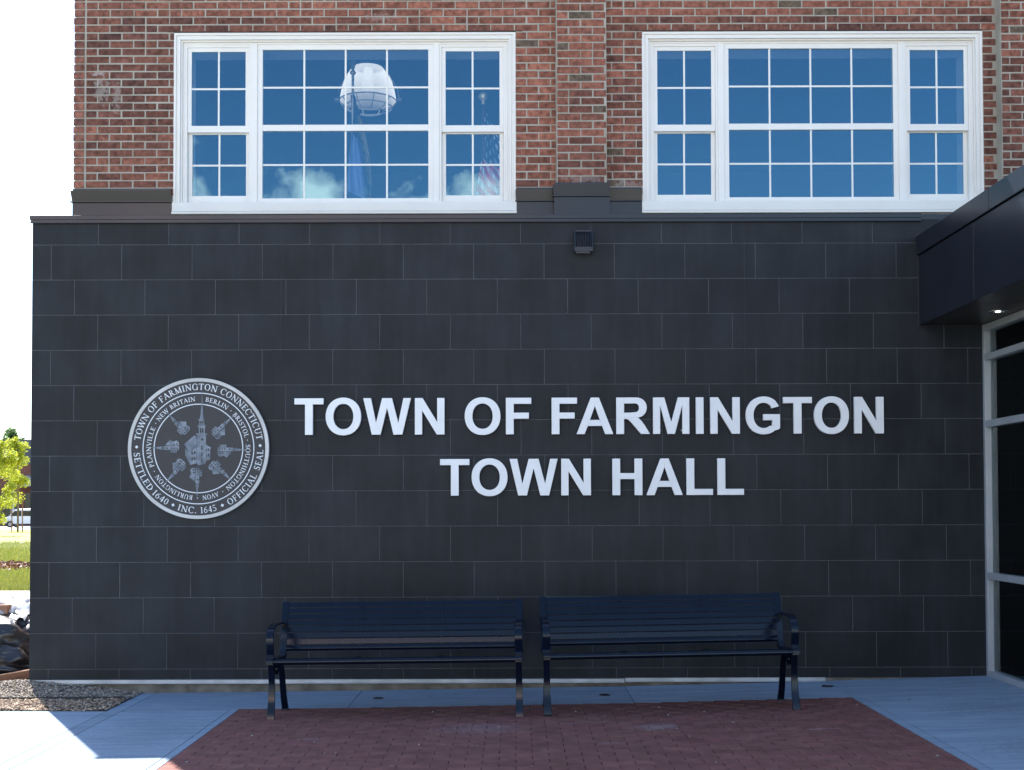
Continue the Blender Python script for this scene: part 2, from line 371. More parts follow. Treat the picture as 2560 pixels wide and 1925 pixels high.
# dark sill flashings at the foot of the brick
def base_flash(xa, xb, y, dz=0, mt=M_brown):
    M = MB(); M.prism([(xa, 4.432+dz), (xb, 4.432+dz), (xb, 4.452+dz), (xa, 4.452+dz)], y+.02, y-.018)
    o = hbuild(M, 'flashing_lip', M_bronze, bevel=.002)
    M = MB(); b0 = len(M.bm.verts)
    v = M.box(xa-.016, xb, y-.036, y+.02, 4.338+dz, 4.430+dz)
    for q in (v[0], v[1]): q.co.y += .02
    v[0].co.x += .01; hbuild(M, 'base_flashing', mt)
    M = MB(); M.box(xa-.018, xb, y-.034, y+.02, 4.327+dz, 4.336+dz); M.box(xa-.004, xb, y-.012, y+.02, 4.08, 4.326+dz); hbuild(M, 'base_panel', M_bronze)
base_flash(XL-.01, WIN[0][0]-.01, YB)
base_flash(WIN[0][1]+.012, PX0-.012, YB, .0)
base_flash(PX1+.012, WIN[1][0]-.01, YB, -.0)
base_flash(PX0-.022, PX1+.022, PY-.012, .012, M_bronze)
# steel lintel line above each window
M = MB()
for w in WIN: M.box(w[0]-.06, w[1]+.06, YB-.002, YB+.1, w[3]+.003, w[3]+.013)
hbuild(M, 'lintel', flat('rusted_lintel', (.07, .035, .025), .8))

# windows
def frame_mb(M, x0, x1, z0, z1, w, y0, y1, wb=None, wt=None):
    wb = wb or w; wt = wt or w
    M.box(x0, x0+w, y0, y1, z0+wb, z1-wt); M.box(x1-w, x1, y0, y1, z0+wb, z1-wt)
    M.box(x0, x1, y0, y1, z0, z0+wb); M.box(x0, x1, y0, y1, z1-wt, z1)
def make_window(w, i):
    x0, x1, z0, z1 = w; yf = YB+.004
    M = MB()                                        # stepped brickmould casing, mitred rings
    def rect(d, zb=0): return [(x0+d, z0+zb), (x1-d, z0+zb), (x1-d, z1-d), (x0+d, z1-d)]
    for d0, d1, ya, yb in ((0, .022, yf+.05, yf), (.022, .040, yf+.05, yf+.014), (.040, .058, yf+.08, yf+.006), (.058, .072, yf+.10, yf+.030), (.072, .090, yf+.12, yf+.052)):
        M.ring([(x0+d0, z0+.09), (x0+d0, z1-d0), (x1-d0, z1-d0), (x1-d0, z0+.09)], [(x0+d1, z0+.09), (x0+d1, z1-d1), (x1-d1, z1-d1), (x1-d1, z0+.09)], ya, yb, closed=False)
    cas = hbuild(M, 'window', M_white, bevel=.002)
    M = MB(); M.box(x0-.006, x1+.006, yf-.020, yf+.14, z0+.030, z0+.112); M.box(x0-.008, x1+.008, yf-.030, yf+.14, z0+.004, z0+.027)
    M.build('sill', M_white, cas, bevel=.004)
    # inner layout
    xi0, xi1, zi0, zi1 = x0+.090, x1-.090, z0+.112, z1-.090
    Wi = xi1-xi0; ws = .600; wp = .055
    a1 = xi0+ws; b0 = a1+wp; b1 = xi1-ws-wp; c0 = xi1-ws
    for ma_, mb_ in ((a1, b0), (b1, c0)): M = MB(); M.box(ma_, mb_, yf+.045, yf+.14, zi0, zi1); M.build('mullion', M_white, cas, bevel=.003)
    zm = zi0 + (zi1-zi0)*.445+.01
    gl = MB()
    for (sa, sb) in ((xi0, a1), (c0, xi1)):
        M = MB(); y = yf+.066
        M.box(sa, sa+.020, y-.014, y+.07, zi0, zi1); M.box(sb-.020, sb, y-.014, y+.07, zi0, zi1)
        M.box(sa+.02, sb-.02, y-.010, y+.07, zi1-.024, zi1)
        s0, s1 = sa+.020, sb-.020
        # upper sash forward, lower sash behind
        frame_mb(M, s0, s1, zm, zi1-.024, .036, y, y+.03, wb=.060)
        frame_mb(M, s0+.001, s1-.001, zi0+.001, zm+.026, .036, y+.034, y+.062, wb=.085)
        for za, zb, yy in ((zm+.060, zi1-.060, y+.008), (zi0+.085, zm-.010, y+.042)):
            xm = (s0+s1)/2; zc = (za+zb)/2
            M.box(xm-.0085, xm+.0085, yy, yy+.012, za, zb); M.box(s0+.036, s1-.036, yy+.0005, yy+.0115, zc-.0085, zc+.0085)
            gl.box(s0+.034, s1-.034, yy+.0035, yy+.0075, za-.002, zb+.002)
        M.build('sash', M_white, cas, bevel=.0022)
    M = MB(); y = yf+.058
    frame_mb(M, b0, b1, zi0, zi1, .045, y, y+.06, wb=.052, wt=.045)
    zc0, zc1 = zi0+.052, zi1-.045; zmid = zm+.010
    M.box(b0+.045, b1-.045, y+.001, y+.05, zmid, zmid+.056)
    xs = [b0+.045+(b1-b0-.09)*q/4 for q in range(5)]
    for za, zb in ((zc0, zmid), (zmid+.056, zc1)):
        for xm in xs[1:-1]: M.box(xm-.0085, xm+.0085, y+.012, y+.024, za, zb)
        zz = (za+zb)/2; M.box(xs[0], xs[-1], y+.0125, y+.0235, zz-.0085, zz+.0085)
        gl.box(xs[0]-.002, xs[-1]+.002, y+.016, y+.020, za-.002, zb+.002)
    M.build('fixed_sash', M_white, cas, bevel=.0022)
    gl.build('glass', M_glass, cas)
    # plastered reveal on the room side
    M = MB(); frame_mb(M, x0+.075, x1-.075, z0+.085, z1-.085, .025, yf+.142, yf+.40)
    M.build('reveal', M_plaster, cas)
for i, w in enumerate(WIN): make_window(w, i)
# the room behind the windows
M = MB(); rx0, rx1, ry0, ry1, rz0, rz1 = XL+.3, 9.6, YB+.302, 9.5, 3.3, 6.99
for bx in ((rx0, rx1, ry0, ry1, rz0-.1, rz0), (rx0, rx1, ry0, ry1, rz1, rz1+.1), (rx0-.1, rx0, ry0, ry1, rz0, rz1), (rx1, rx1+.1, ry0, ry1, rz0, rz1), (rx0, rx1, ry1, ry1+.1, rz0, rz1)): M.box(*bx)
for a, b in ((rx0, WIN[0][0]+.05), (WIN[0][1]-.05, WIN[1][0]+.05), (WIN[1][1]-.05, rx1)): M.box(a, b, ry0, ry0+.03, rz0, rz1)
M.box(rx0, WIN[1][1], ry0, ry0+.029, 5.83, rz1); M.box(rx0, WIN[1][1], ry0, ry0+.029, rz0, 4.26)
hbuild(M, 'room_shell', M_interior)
# side and back of the building mass
M = MB(); M.box(XL+.001, XL+.2, YB+.301, 12, 0, 7.0); M.box(8.6, 20, YB, 12, -.2, 7.0); M.box(XL+.2, 8.6, 11.5, 12, 0, 7.0)
hbuild(M, 'side_wall', m_up)

# canopy and storefront
CX, CZ0, CZ1 = 3.50, 3.160, 3.935
M = MB(); M.box(CX-.012, 9, -4.6, -.004, 3.770, CZ1); hbuild(M, 'canopy_cap', M_bronze, bevel=.003)
M = MB()
ys = [-.004, -1.33, -2.66, -3.99, -4.58]
for a, b in zip(ys, ys[1:]): M.box(CX+.006, CX+.05, b+.0012, a-.0012, CZ0, 3.764)
hbuild(M, 'fascia', M_bronze, bevel=.002)
M = MB(); M.box(CX+.0, CX+.004, -.008, 0, CZ0, 3.77); M.box(CX+.051, 9, -4.58, -.004, 3.2, 3.76); hbuild(M, 'canopy_body', M_dark)
M = MB(); M.box(CX+.052, 4.9, -1.22, -.004, CZ0+.002, CZ0+.02); M.box(CX+.052, 4.9, -4.56, -1.228, CZ0+.002, CZ0+.02)
hbuild(M, 'soffit', M_brown)
M = MB(); M.box(CX-.0135, CX-.0122, -1.705, -1.70, 3.772, CZ1-.002); hbuild(M, 'cap_seam', M_dark)
# recessed downlight
M = MB(); M.lathe([(.078, CZ0-.002), (.080, CZ0-.006), (.066, CZ0-.007), (.056, CZ0+.0005), (.0, CZ0+.0008)], 3.885, -.81, 32)
dl = hbuild(M, 'downlight', flat('chrome_reflector', (.8, .8, .8), .08, metal=1), smooth=True)
mdl, n, l, b = new_mat('lit_lamp'); b.inputs['Emission Color'].default_value = (1, .93, .82, 1); b.inputs['Emission Strength'].default_value = 1.6
M = MB(); M.lathe([(.022, CZ0-.002), (.018, CZ0-.010), (.0, CZ0-.012)], 3.885, -.81, 16); M.build('bulb', mdl, dl, smooth=True)

SX = 4.062
store = MB()
for y0, y1, in ((-.050, -.002), (-1.55, -1.50), (-3.05, -3.0), (-4.5, -4.45)): store.box(SX-.012, SX+.10, y0, y1, .12, CZ0)
RZ = [(.125, .178), (.962, 1.018), (2.268, 2.326), (2.846, 2.900), (3.098, 3.157)]
for a, b in ((-1.50, -.05), (-3.0, -1.55), (-4.45, -3.05)):
    for za, zb in RZ: store.box(SX-.0115, SX+.0995, a, b, za, zb)
sf = hbuild(store, 'storefront', M_alu, bevel=.002)
M = MB()
for y0, y1 in ((-1.50, -.05), (-3.0, -1.55), (-4.45, -3.05)): M.box(SX+.040, SX+.046, y0, y1, .15, 3.12)
M.build('glass', M_glass2, sf)
M = MB(); M.box(SX-.02, SX+.12, -4.5, 0, .05, .122); hbuild(M, 'threshold', M_curb)
M = MB(); M.box(SX+.5, 9, -.004, .1, 0, 3.15); M.box(SX+.1, 9, -4.4, 0, .05, .12); M.box(9, 9.1, -4.6, 0, 0, 3.2); M.box(SX+.12, 9, -4.56, -4.46, .0, 3.2)
hbuild(M, 'vestibule_lining', M_interior)
M = MB(); M.box(SX+.101, 4.262, -.040, -.005, .121, 3.1); hbuild(M, 'inner_pilaster', noisy('grey_green_panel', (.78, .84, .80), (.84, .88, .85), scale=3)); M = MB(); M.box(4.60, 4.70, -.7, -.55, .121, 3.1); hbuild(M, 'inner_post', M_alu)

# ------------------------------------------------------------------ paving and ground
sheet('ground', -400, 400, -400, 400, -.10, noisy('far_grass', (.10, .13, .03), (.18, .20, .06), scale=.4, rough=.9), 80, 80)
sheet('car_park_ground', -60, 60, -60, -16, -.06, M_asphalt, 24, 6)
sheet('base_ground', -9, 12, -15.99, 12, -.035, M_dark, 42, 40)
def slab_set(name, cells, mat, top=0.0, th=.05, sub=.45):
    M = MB().tinted()
    for x0, x1, y0, y1 in cells:
        x0 += .003; x1 -= .003; y0 += .003; y1 -= .003
        nx = max(1, round((x1-x0)/sub)); t = rnd.uniform(.90, 1.08); tt = (t, t, t)
        T = []; B = []
        for i in range(nx+1):
            x = x0+(x1-x0)*i/nx
            T.append([M.bm.verts.new((x, y, gz(x, y)+top)) for y in (y0, y1)]); B.append([M.bm.verts.new((x, y, gz(x, y)+top-th)) for y in (y0, y1)])
        fs = []
        for i in range(nx):
            fs += [M.bm.faces.new((T[i][0], T[i+1][0], T[i+1][1], T[i][1])), M.bm.faces.new((B[i][0], T[i][0], T[i][1], B[i][1])) if i == 0 else None,
                   M.bm.faces.new((B[i][0], B[i+1][0], T[i+1][0], T[i][0])), M.bm.faces.new((T[i][1], T[i+1][1], B[i+1][1], B[i][1]))]
        fs.append(M.bm.faces.new((T[nx][0], B[nx][0], B[nx][1], T[nx][1])))
        for f in fs:
            if f:
                for lp in f.loops: lp[M.cl] = (*tt, 1)
    o = M.build(name, mat); tag(o, kind='structure'); return o
PXL, PXR, PYB = -2.183, 2.640, -.950
cells = []
XS = [-3.22, -3.10, -1.33, .93, 2.66, 4.06]
cells += [(-3.22, -3.10, -1.00, -.004), (-3.10, -1.33, PYB-.0, -.004), (-1.33, .93, PYB, -.004), (.93, 2.66, PYB, -.004), (2.66, 4.045, -1.00, -.004)]
for ya, yb in ((-2.83, -1.0), (-4.66, -2.83), (-6.5, -4.66), (-8.4, -6.5), (-10.2, -8.4), (-12, -10.2), (-14, -12), (-15.9, -14)):
    t = yb if yb > -1.5 else yb
    cells += [(-3.10, PXL-.065, ya, (PYB-.05) if yb == -1.0 else yb), (PXL-.065, PXL, ya, PYB if yb == -1.0 else yb), (-3.22, -3.10, ya, yb)]
    cells += [(PXR+.075, 4.40 if ya > -4.4 else 6, ya, yb), (PXR, PXR+.075, ya, PYB if yb == -1.0 else yb)]
    cells += [(-5.05, -3.22, ya, yb if yb != -1.0 else -.985), (-6.9, -5.05, ya, yb if yb != -1.0 else -.985), (-8.8, -6.9, ya, yb if yb != -1.0 else -.985)]
for xa, xb in ((-2.183, -.5), (-.5, 1.1), (1.1, 2.64)): cells += [(xa, xb, -12, -9.2), (xa, xb, -15.9, -12)]
slab_set('concrete_path', cells, M_conc)
# red clay pavers, running bond along x
M = MB().tinted(); PL, PW = .2075, .1037; y = PYB; r = 0
while y > -9.2:
    x = PXL - (PL/2 if r % 2 else 0)
    while x < PXR:
        xa, xb = max(x, PXL), min(x+PL, PXR)
        if xb-xa > .03:
            t = rnd.uniform(.90, 1.08); c = (.20*t, .084*t*rnd.uniform(.94, 1.06), .070*t)
            zc = gz((xa+xb)/2, y) - rnd.uniform(0, .001); gp = rnd.uniform(.0014, .0030)
            if y > -4.2: M.box(xa+gp, xb-gp, y-PW+.0016, y-.0016, zc-.02, zc, tint=c, ch=.0012)
            else: M.box(xa+gp, xb-gp, y-PW+.0016, y-.0016, zc-.02, zc, tint=c)
        x += PL
    y -= PW; r += 1
tag(M.build('brick_pavement', M_paver), kind='structure')
# white far plaza behind the building's left end
slab_set('plaza_pavement', [(xx, xx+3.0, yy, yy+3.0) for xx in (-19, -16, -13, -10, -7) for yy in (1.6, 4.6, 7.6, 10.6)], noisy('pale_concrete', (.46, .45, .43), (.56, .55, .52), scale=2, rough=.9, use_attr=True), th=.09, sub=1)


# ------------------------------------------------------------------ raised letters of the name
SW = .2075
def circ(cx, cz, rx, rz, a0=0, a1=360, n=48, p=2.12):
    out = []
    for i in range(n if a1-a0 == 360 else n+1):
        a = R(a0+(a1-a0)*i/n); c, s_ = math.cos(a), math.sin(a)
        out.append((cx+rx*math.copysign(abs(c)**(2/p), c), cz+rz*math.copysign(abs(s_)**(2/p), s_)))
    return out
def glyph(M, ch, w, y0, y1):
    """bold grotesque capital, cap height 1, width w, drawn in the XZ plane; the caller scales it"""
    P = lambda *pts: M.prism([(a, b) for a, b in pts], y0, y1)
    t = .214; b = .168
    if ch == 'I': P((0, 0), (w, 0), (w, 1), (0, 1))
    elif ch == 'T': P((w/2-t/2, 0), (w/2+t/2, 0), (w/2+t/2, 1-b), (w, 1-b), (w, 1), (0, 1), (0, 1-b), (w/2-t/2, 1-b))
    elif ch == 'L': P((0, 0), (w, 0), (w, b), (t, b), (t, 1), (0, 1))
    elif ch == 'F': P((0, 0), (t, 0), (t, .425), (w*.905, .425), (w*.905, .592), (t, .592), (t, 1-b), (w, 1-b), (w, 1), (0, 1))
    elif ch == 'H': P((0, 0), (t, 0), (t, .438), (w-t, .438), (w-t, 0), (w, 0), (w, 1), (w-t, 1), (w-t, .605), (t, .605), (t, 1), (0, 1))
    elif ch == 'N': P((0, 0), (.2, 0), (.2, .655), (w-.212, 0), (w, 0), (w, 1), (w-.2, 1), (w-.2, .345), (.212, 1), (0, 1))
    elif ch == 'M': P((0, 0), (.192, 0), (.192, .785), (w/2-.1, 0), (w/2+.1, 0), (w-.192, .785), (w-.192, 0), (w, 0), (w, 1), (w-.308, 1), (w/2, .325), (.308, 1), (0, 1))
    elif ch == 'W':
        c = w/2; P((.235, 0), (.475, 0), (c, .735), (w-.475, 0), (w-.235, 0), (w, 1), (w-.205, 1), (w-.345, .325), (c+.135, 1), (c-.135, 1), (.350, .325), (.212, 1), (0, 1))
    elif ch == 'A':
        # with counter: two rings joined
        c = w/2
        outer = [(0, 0), (.222, 0), (.305, .222), (w-.305, .222), (w-.222, 0), (w, 0), (c+.112, 1), (c-.112, 1)]
        # split left and right halves round the hole
        M.prism([(0, 0), (.222, 0), (.305, .222), (.365, .388), (c, .765), (c, 1), (c-.112, 1)], y0, y1)
        M.prism([(w, 0), (c+.112, 1), (c, 1), (c, .765), (w-.365, .388), (w-.305, .222), (w-.222, 0)], y0, y1)
        M.prism([(.305, .222), (w-.305, .222), (w-.365, .388), (.365, .388)], y0, y1)
    elif ch == 'O':
        M.ring(circ(w/2, .5, w/2, .517), circ(w/2, .5, w/2-.212, .345), y0, y1)
    elif ch == 'G':
        o = circ(w/2+.02, .5, w/2+.02, .517, 38, 322, 44); i_ = circ(w/2+.02, .5, w/2-.190, .345, 30, 318, 44)
        o[0] = (w-.03, .745); i_[0] = (w-.225, .692)
        o[1] = (w-.055, .80); i_[1] = (w-.245, .735)
        o[-1] = (w, .148); i_[-1] = (w-.208, .235)
        o[-2] = (w-.05, .112); i_[-2] = (w-.24, .215)
        M.ring(o, i_, y0, y1, closed=False)
        P((w, .148), (w, .533), (w-.455, .533), (w-.455, .367), (w-.208, .367), (w-.208, .235))
    elif ch == 'R':
        P((0, 0), (t, 0), (t, 1), (0, 1))
        cx, cz = w-.40, .72
        o = [(t, 1), (t+.2, 1)]+circ(w-.385, .722, .300, .278, 90, -90, 20)[0:]+[(t+.16, .444), (t, .444)]
        i2 = [(t, .834), (t+.2, .834)]+circ(w-.40, .718, .105, .118, 90, -90, 20)[0:]+[(t+.16, .585), (t, .585)]
        M.ring(o, i2, y0, y1, closed=False)
        P((t+.0, .4445), (t+.0, .410), (t+.06, .41), (t+.12, .39), (t+.20, .31), (w-.245, 0), (w, 0), (w-.150, .25), (w-.24, .37), (w-.32, .4445))
    return M
CAPH = .3165
def word_line(items, z, word_of):
    for (ch, xa, xb), lab in zip(items, word_of):
        M = MB(); glyph(M, ch, (xb-xa)/CAPH, 0, -.035)
        for v in M.bm.verts: v.co.x *= CAPH; v.co.z *= CAPH
        o = M.build('sign_letter', M_letter, bevel=.0025); o.location = (xa, -.016, z)
        # standoff studs that carry it on the wall
        for px in (.2, .8): 
            S = MB()
            zz = .9 if ch in 'TF' else .1
            xx = (xb-xa)*px if ch != 'T' else (xb-xa)*(.4+.2*(px > .5))
            if ch in 'FR': xx = .03
            if ch == 'T': zz = .5
            S.box(xx-.006, xx+.006, 0, .018, zz*CAPH-.006, zz*CAPH+.006); S.build('standoff', M_alu, o)
            if ch in 'FR': break
        tag(o, lab, 'letter', 'raised letters of the name on the tiled wall')
L1 = [(-1.912, -1.661), (-1.642, -1.336), (-1.318, -0.906), (-0.872, -0.616), (-0.442, -0.133), (-0.086, 0.134), (0.309, 0.529), (0.524, 0.841), (0.867, 1.158), (1.185, 1.498), (1.555, 1.621), (1.679, 1.934), (1.985, 2.28), (2.309, 2.557), (2.575, 2.876), (2.923, 3.176)]
L2 = [(-0.655, -0.401), (-0.383, -0.073), (-0.056, 0.36), (0.39, 0.646), (0.831, 1.09), (1.124, 1.438), (1.47, 1.698), (1.737, 1.965)]
lab1 = ['white raised letter T that begins TOWN on the upper line', 'white raised letter O in TOWN on the upper line', 'white raised letter W in TOWN on the upper line', 'white raised letter N that ends TOWN on the upper line',
 'white raised letter O of the short word OF', 'white raised letter F that ends the short word OF',
 'white raised letter F that begins FARMINGTON', 'white raised letter A in FARMINGTON', 'white raised letter R in FARMINGTON', 'white raised letter M in FARMINGTON', 'narrow white raised letter I in FARMINGTON', 'white raised letter N between I and G in FARMINGTON',
 'white raised letter G in FARMINGTON', 'white raised letter T near the end of FARMINGTON', 'white raised letter O near the end of FARMINGTON', 'white raised letter N that ends FARMINGTON']
lab2 = ['white raised letter T that begins TOWN on the lower line', 'white raised letter O in TOWN on the lower line', 'white raised letter W in TOWN on the lower line', 'white raised letter N that ends TOWN on the lower line',
 'white raised letter H that begins HALL', 'white raised letter A in HALL', 'white raised letter L right after the A in HALL', 'white raised final letter L that ends HALL']
word_line([(c, a, b) for c, (a, b) in zip('TOWNOFFARMINGTON', L1)], 2.218, lab1)
word_line([(c, a, b) for c, (a, b) in zip('TOWNHALL', L2)], 1.690, lab2)

# ------------------------------------------------------------------ round town seal
T1, T2 = .15, .075
def serif_glyph(ch):
    """list of quads/strips (left edge list, right edge list) for a small serif capital, cap height 1 -> (width, pieces)"""
    out = []
    def st(x0, z0, x1, z1, w):
        d = Vector((x1-x0, z1-z0)); n_ = Vector((-d.y, d.x)).normalized()*w/2
        out.append([(x0+n_.x, z0+n_.y), (x0-n_.x, z0-n_.y), (x1-n_.x, z1-n_.y), (x1+n_.x, z1+n_.y)])
    def sf(x, z, h=.15): st(x-h, z+(.035 if z < .5 else -.035), x+h, z+(.035 if z < .5 else -.035), .07)
    def bow(cx, cz, rx, rz, a0, a1, tk, n=14, tn=T2):
        o = []; 
        for k in range(n+1):
            a = R(a0+(a1-a0)*k/n); w = tn+(tk-tn)*abs(math.cos(a))
            o.append(((cx+rx*math.cos(a), cz+rz*math.sin(a)), (cx+(rx-w)*math.cos(a), cz+(rz-(tn))*math.sin(a))))
        for p, q in zip(o, o[1:]): out.append([p[0], q[0], q[1], p[1]])
    V = lambda x: st(x, 0, x, 1, T1)
    w = .7
    if ch == 'I': V(.2); sf(.2, 0); sf(.2, 1); w = .4
    elif ch == 'T': V(.4); sf(.4, 0); st(.02, .96, .78, .96, .08); st(.04, .96, .04, .80, .06); st(.76, .96, .76, .80, .06); w = .8
    elif ch == 'L': V(.2); sf(.2, 0); sf(.2, 1); st(.2, .04, .66, .04, .08); st(.66, 0, .68, .22, .06); w = .7
    elif ch in 'EF':
        V(.2); sf(.2, 0); sf(.2, 1); st(.2, .96, .62, .96, .08); st(.62, .98, .64, .80, .06); st(.2, .52, .52, .52, .07); st(.52, .62, .52, .42, .05); w = .7
        if ch == 'E': st(.2, .04, .66, .04, .08); st(.66, 0, .68, .22, .06); w = .73
    elif ch == 'O': bow(.46, .5, .44, .53, 0, 360, .16, 24); w = .94
    elif ch == 'C': bow(.46, .5, .44, .53, 42, 318, .16, 20); st(.78, .97, .80, .70, .05); w = .86
    elif ch == 'G': bow(.46, .5, .44, .53, 42, 318, .16, 20); st(.78, .97, .80, .70, .05); st(.80, .0, .80, .42, .13); sf(.80, .46, .12); w = .94
    elif ch == 'U': st(.2, 1, .2, .35, T1); bow(.48, .35, .345, .38, 180, 360, .14); st(.79, 1, .79, .35, T2); sf(.2, 1); sf(.79, 1); w = .95
    elif ch == 'N': st(.17, 0, .17, 1, T2); st(.14, .97, .80, .02, T1); st(.82, 0, .82, 1, T2); sf(.17, 0); sf(.10, 1, .10); sf(.82, 1); w = .98
    elif ch == 'M': st(.17, 0, .20, 1, T2); st(.20, .97, .55, .03, T1); st(.55, .03, .90, .97, T2); st(.93, 0, .90, 1, T1); sf(.17, 0); sf(.93, 0); sf(.16, 1, .1); sf(.95, 1, .1); w = 1.1
    elif ch == 'W': st(.08, 1, .36, .0, T1); st(.36, 0, .62, 1, T2); st(.60, 1, .88, 0, T1); st(.88, 0, 1.14, 1, T2); sf(.08, 1, .12); sf(.61, 1, .12); sf(1.14, 1, .12); w = 1.22
    elif ch == 'V': st(.08, 1, .44, 0, T1); st(.44, 0, .76, 1, T2); sf(.08, 1, .13); sf(.76, 1, .13); w = .84
    elif ch == 'A': st(.10, 0, .44, 1, T2); st(.40, 1, .78, 0, T1); st(.20, .34, .66, .34, .06); sf(.10, 0, .13); sf(.78, 0, .13); w = .88
    elif ch == 'H': V(.2); V(.78); sf(.2, 0); sf(.2, 1); sf(.78, 0); sf(.78, 1); st(.2, .52, .78, .52, .07); w = .98
    elif ch == 'D': V(.2); sf(.14, 0, .1); sf(.14, 1, .1); bow(.3, .5, .56, .5, -90, 90, .16); st(.2, .965, .34, .965, .07); st(.2, .035, .34, .035, .07); w = .92
    elif ch == 'B': V(.2); sf(.14, 0, .1); sf(.14, 1, .1); bow(.34, .76, .27, .24, -90, 90, .14); bow(.36, .27, .32, .27, -90, 90, .15); w = .74
    elif ch == 'P': V(.2); sf(.2, 0); sf(.14, 1, .1); bow(.34, .73, .30, .27, -90, 90, .15); w = .70
    elif ch == 'R': V(.2); sf(.2, 0); sf(.14, 1, .1); bow(.34, .74, .28, .26, -90, 90, .15); st(.38, .48, .72, .02, T1); sf(.78, 0, .08); w = .84
    elif ch == 'S': bow(.34, .76, .24, .26, 30, 250, .12, 12); bow(.34, .26, .26, .28, -150, 70, .12, 12); st(.12, .62, .54, .40, .15); st(.56, .98, .56, .74, .05); st(.09, .28, .09, .02, .05); w = .64
    elif ch == '0': bow(.32, .5, .29, .5, 0, 360, .13, 20); w = .66
    elif ch == '1': V(.24); sf(.24, 0); st(.24, .98, .06, .84, .06); w = .46
    elif ch == '4': st(.46, 0, .46, 1, T1); st(.04, .30, .66, .30, .08); st(.05, .30, .46, .98, .06); w = .68
    elif ch == '5': st(.12, .96, .56, .96, .10); st(.13, .96, .12, .58, .06); bow(.28, .31, .32, .31, -150, 115, .13, 14); w = .64
    elif ch == '6': bow(.34, .31, .30, .31, 0, 360, .13, 18); st(.10, .38, .22, .74, .11); st(.22, .72, .54, .98, .08); w = .68
    elif ch == '.': out.append(circ(.12, .09, .09, .09, n=10, p=2)); w = .26
    elif ch == '*': out.append(circ(.1, .5, .10, .10, n=10, p=2)); w = .2
    elif ch == '^': out.append([(.2, .22), (.42, .5), (.2, .78), (-.02, .5)]); w = .4
    elif ch == ' ': w = .38
    return w, out
SR = .609; SCX, SCZ = -2.741, 2.104
seal = empty('town_seal', (SCX, -.03, SCZ), label='round dark town seal with a silver rim and church emblem', cat='seal')
cnt = [0]
def arc_text(M, text, a0, a1, rb, h, outward=True, y=-.0095, track=.10):
    """angles clockwise from the top in degrees; tops away from the centre when outward"""
    gl = [serif_glyph(c) for c in text]; tot = sum(g[0] for g in gl)+track*(len(gl)-1)
    pos = 0
    for w, pieces in gl:
        mid = pos+w/2; a = R(a0+(a1-a0)*mid/tot)
        sxx = (abs(a1-a0)*math.pi/180*(rb+h/2))/tot        # width scale so the line fills its arc
        sxx = min(sxx, h*1.25)
        for poly in pieces:
            q = []
            for px, pz in poly:
                lx, lz = (px-w/2)*sxx, pz*h
                if outward: r_, t_ = rb+lz, lx
                else: r_, t_ = rb+h-lz, -lx
                q.append((math.sin(a)*r_+math.cos(a)*t_, math.cos(a)*r_-math.sin(a)*t_))
            cnt[0] += 1
            yy = y-.00004*(cnt[0] % 25)
            f = [M.bm.verts.new((x*SR, yy, z*SR)) for x, z in q]
            fc = M.bm.faces.new(f); fc.normal_update()
            if fc.normal.y > 0: fc.normal_flip()
        pos += w+track
def poly_circle(r, n=128): return [(r*SR*math.cos(2*math.pi*k/n), r*SR*math.sin(2*math.pi*k/n)) for k in range(n)]
M = MB(); M.prism(poly_circle(.99), .024, -.008); M.build('plate', M_sealbg, seal)
M = MB(); M.ring(poly_circle(1.0), poly_circle(.950), .025, -.014); M.build('rim', M_sealrim, seal, bevel=.002)
for r_ in (.785, .628):
    M = MB(); M.ring(poly_circle(r_+.007), poly_circle(r_-.006), -.004, -.0105); M.build('ring', M_sealw, seal)
_at = arc_text
def arc_text(nm, *a, **k): M = MB(); _at(M, *a, **k); M.build(nm, M_sealw, seal, recalc=False)
arc_text('lettering', 'TOWN OF FARMINGTON CONNECTICUT', -82, 82, .832, .088)
arc_text('lettering', 'SETTLED', -93.5, -131.5, .832, .088, False); arc_text('lettering', '1640', -134, -151, .832, .088, False)
arc_text('lettering', 'INC.', -161, -178.5, .832, .088, False); arc_text('lettering', '1645', 178, 163, .832, .088, False)
arc_text('lettering', 'OFFICIAL', 151.5, 115, .832, .088, False); arc_text('lettering', 'SEAL', 110.5, 91.5, .832, .088, False)
for a in (-88.5, 87.5, -156, 157): arc_text('diamond', '^', a-2.2, a+2.2, .832, .088)
for txt, a0, a1 in (('BERLIN', 8, 36), ('BRISTOL', 45.5, 77), ('SOUTHINGTON', 85.5, 145), ('AVON', 156, 175), ('BURLINGTON', 186.5, 237), ('PLAINVILLE', 248, 295.5), ('NEW BRITAIN', 304.5, 356)): arc_text('lettering', txt, a0, a1, .672, .064)
for a in (40.7, 80.5, 150.5, 180.8, 242.6, 300.5): arc_text('dot', '*', a-.9, a+.9, .672, .064)
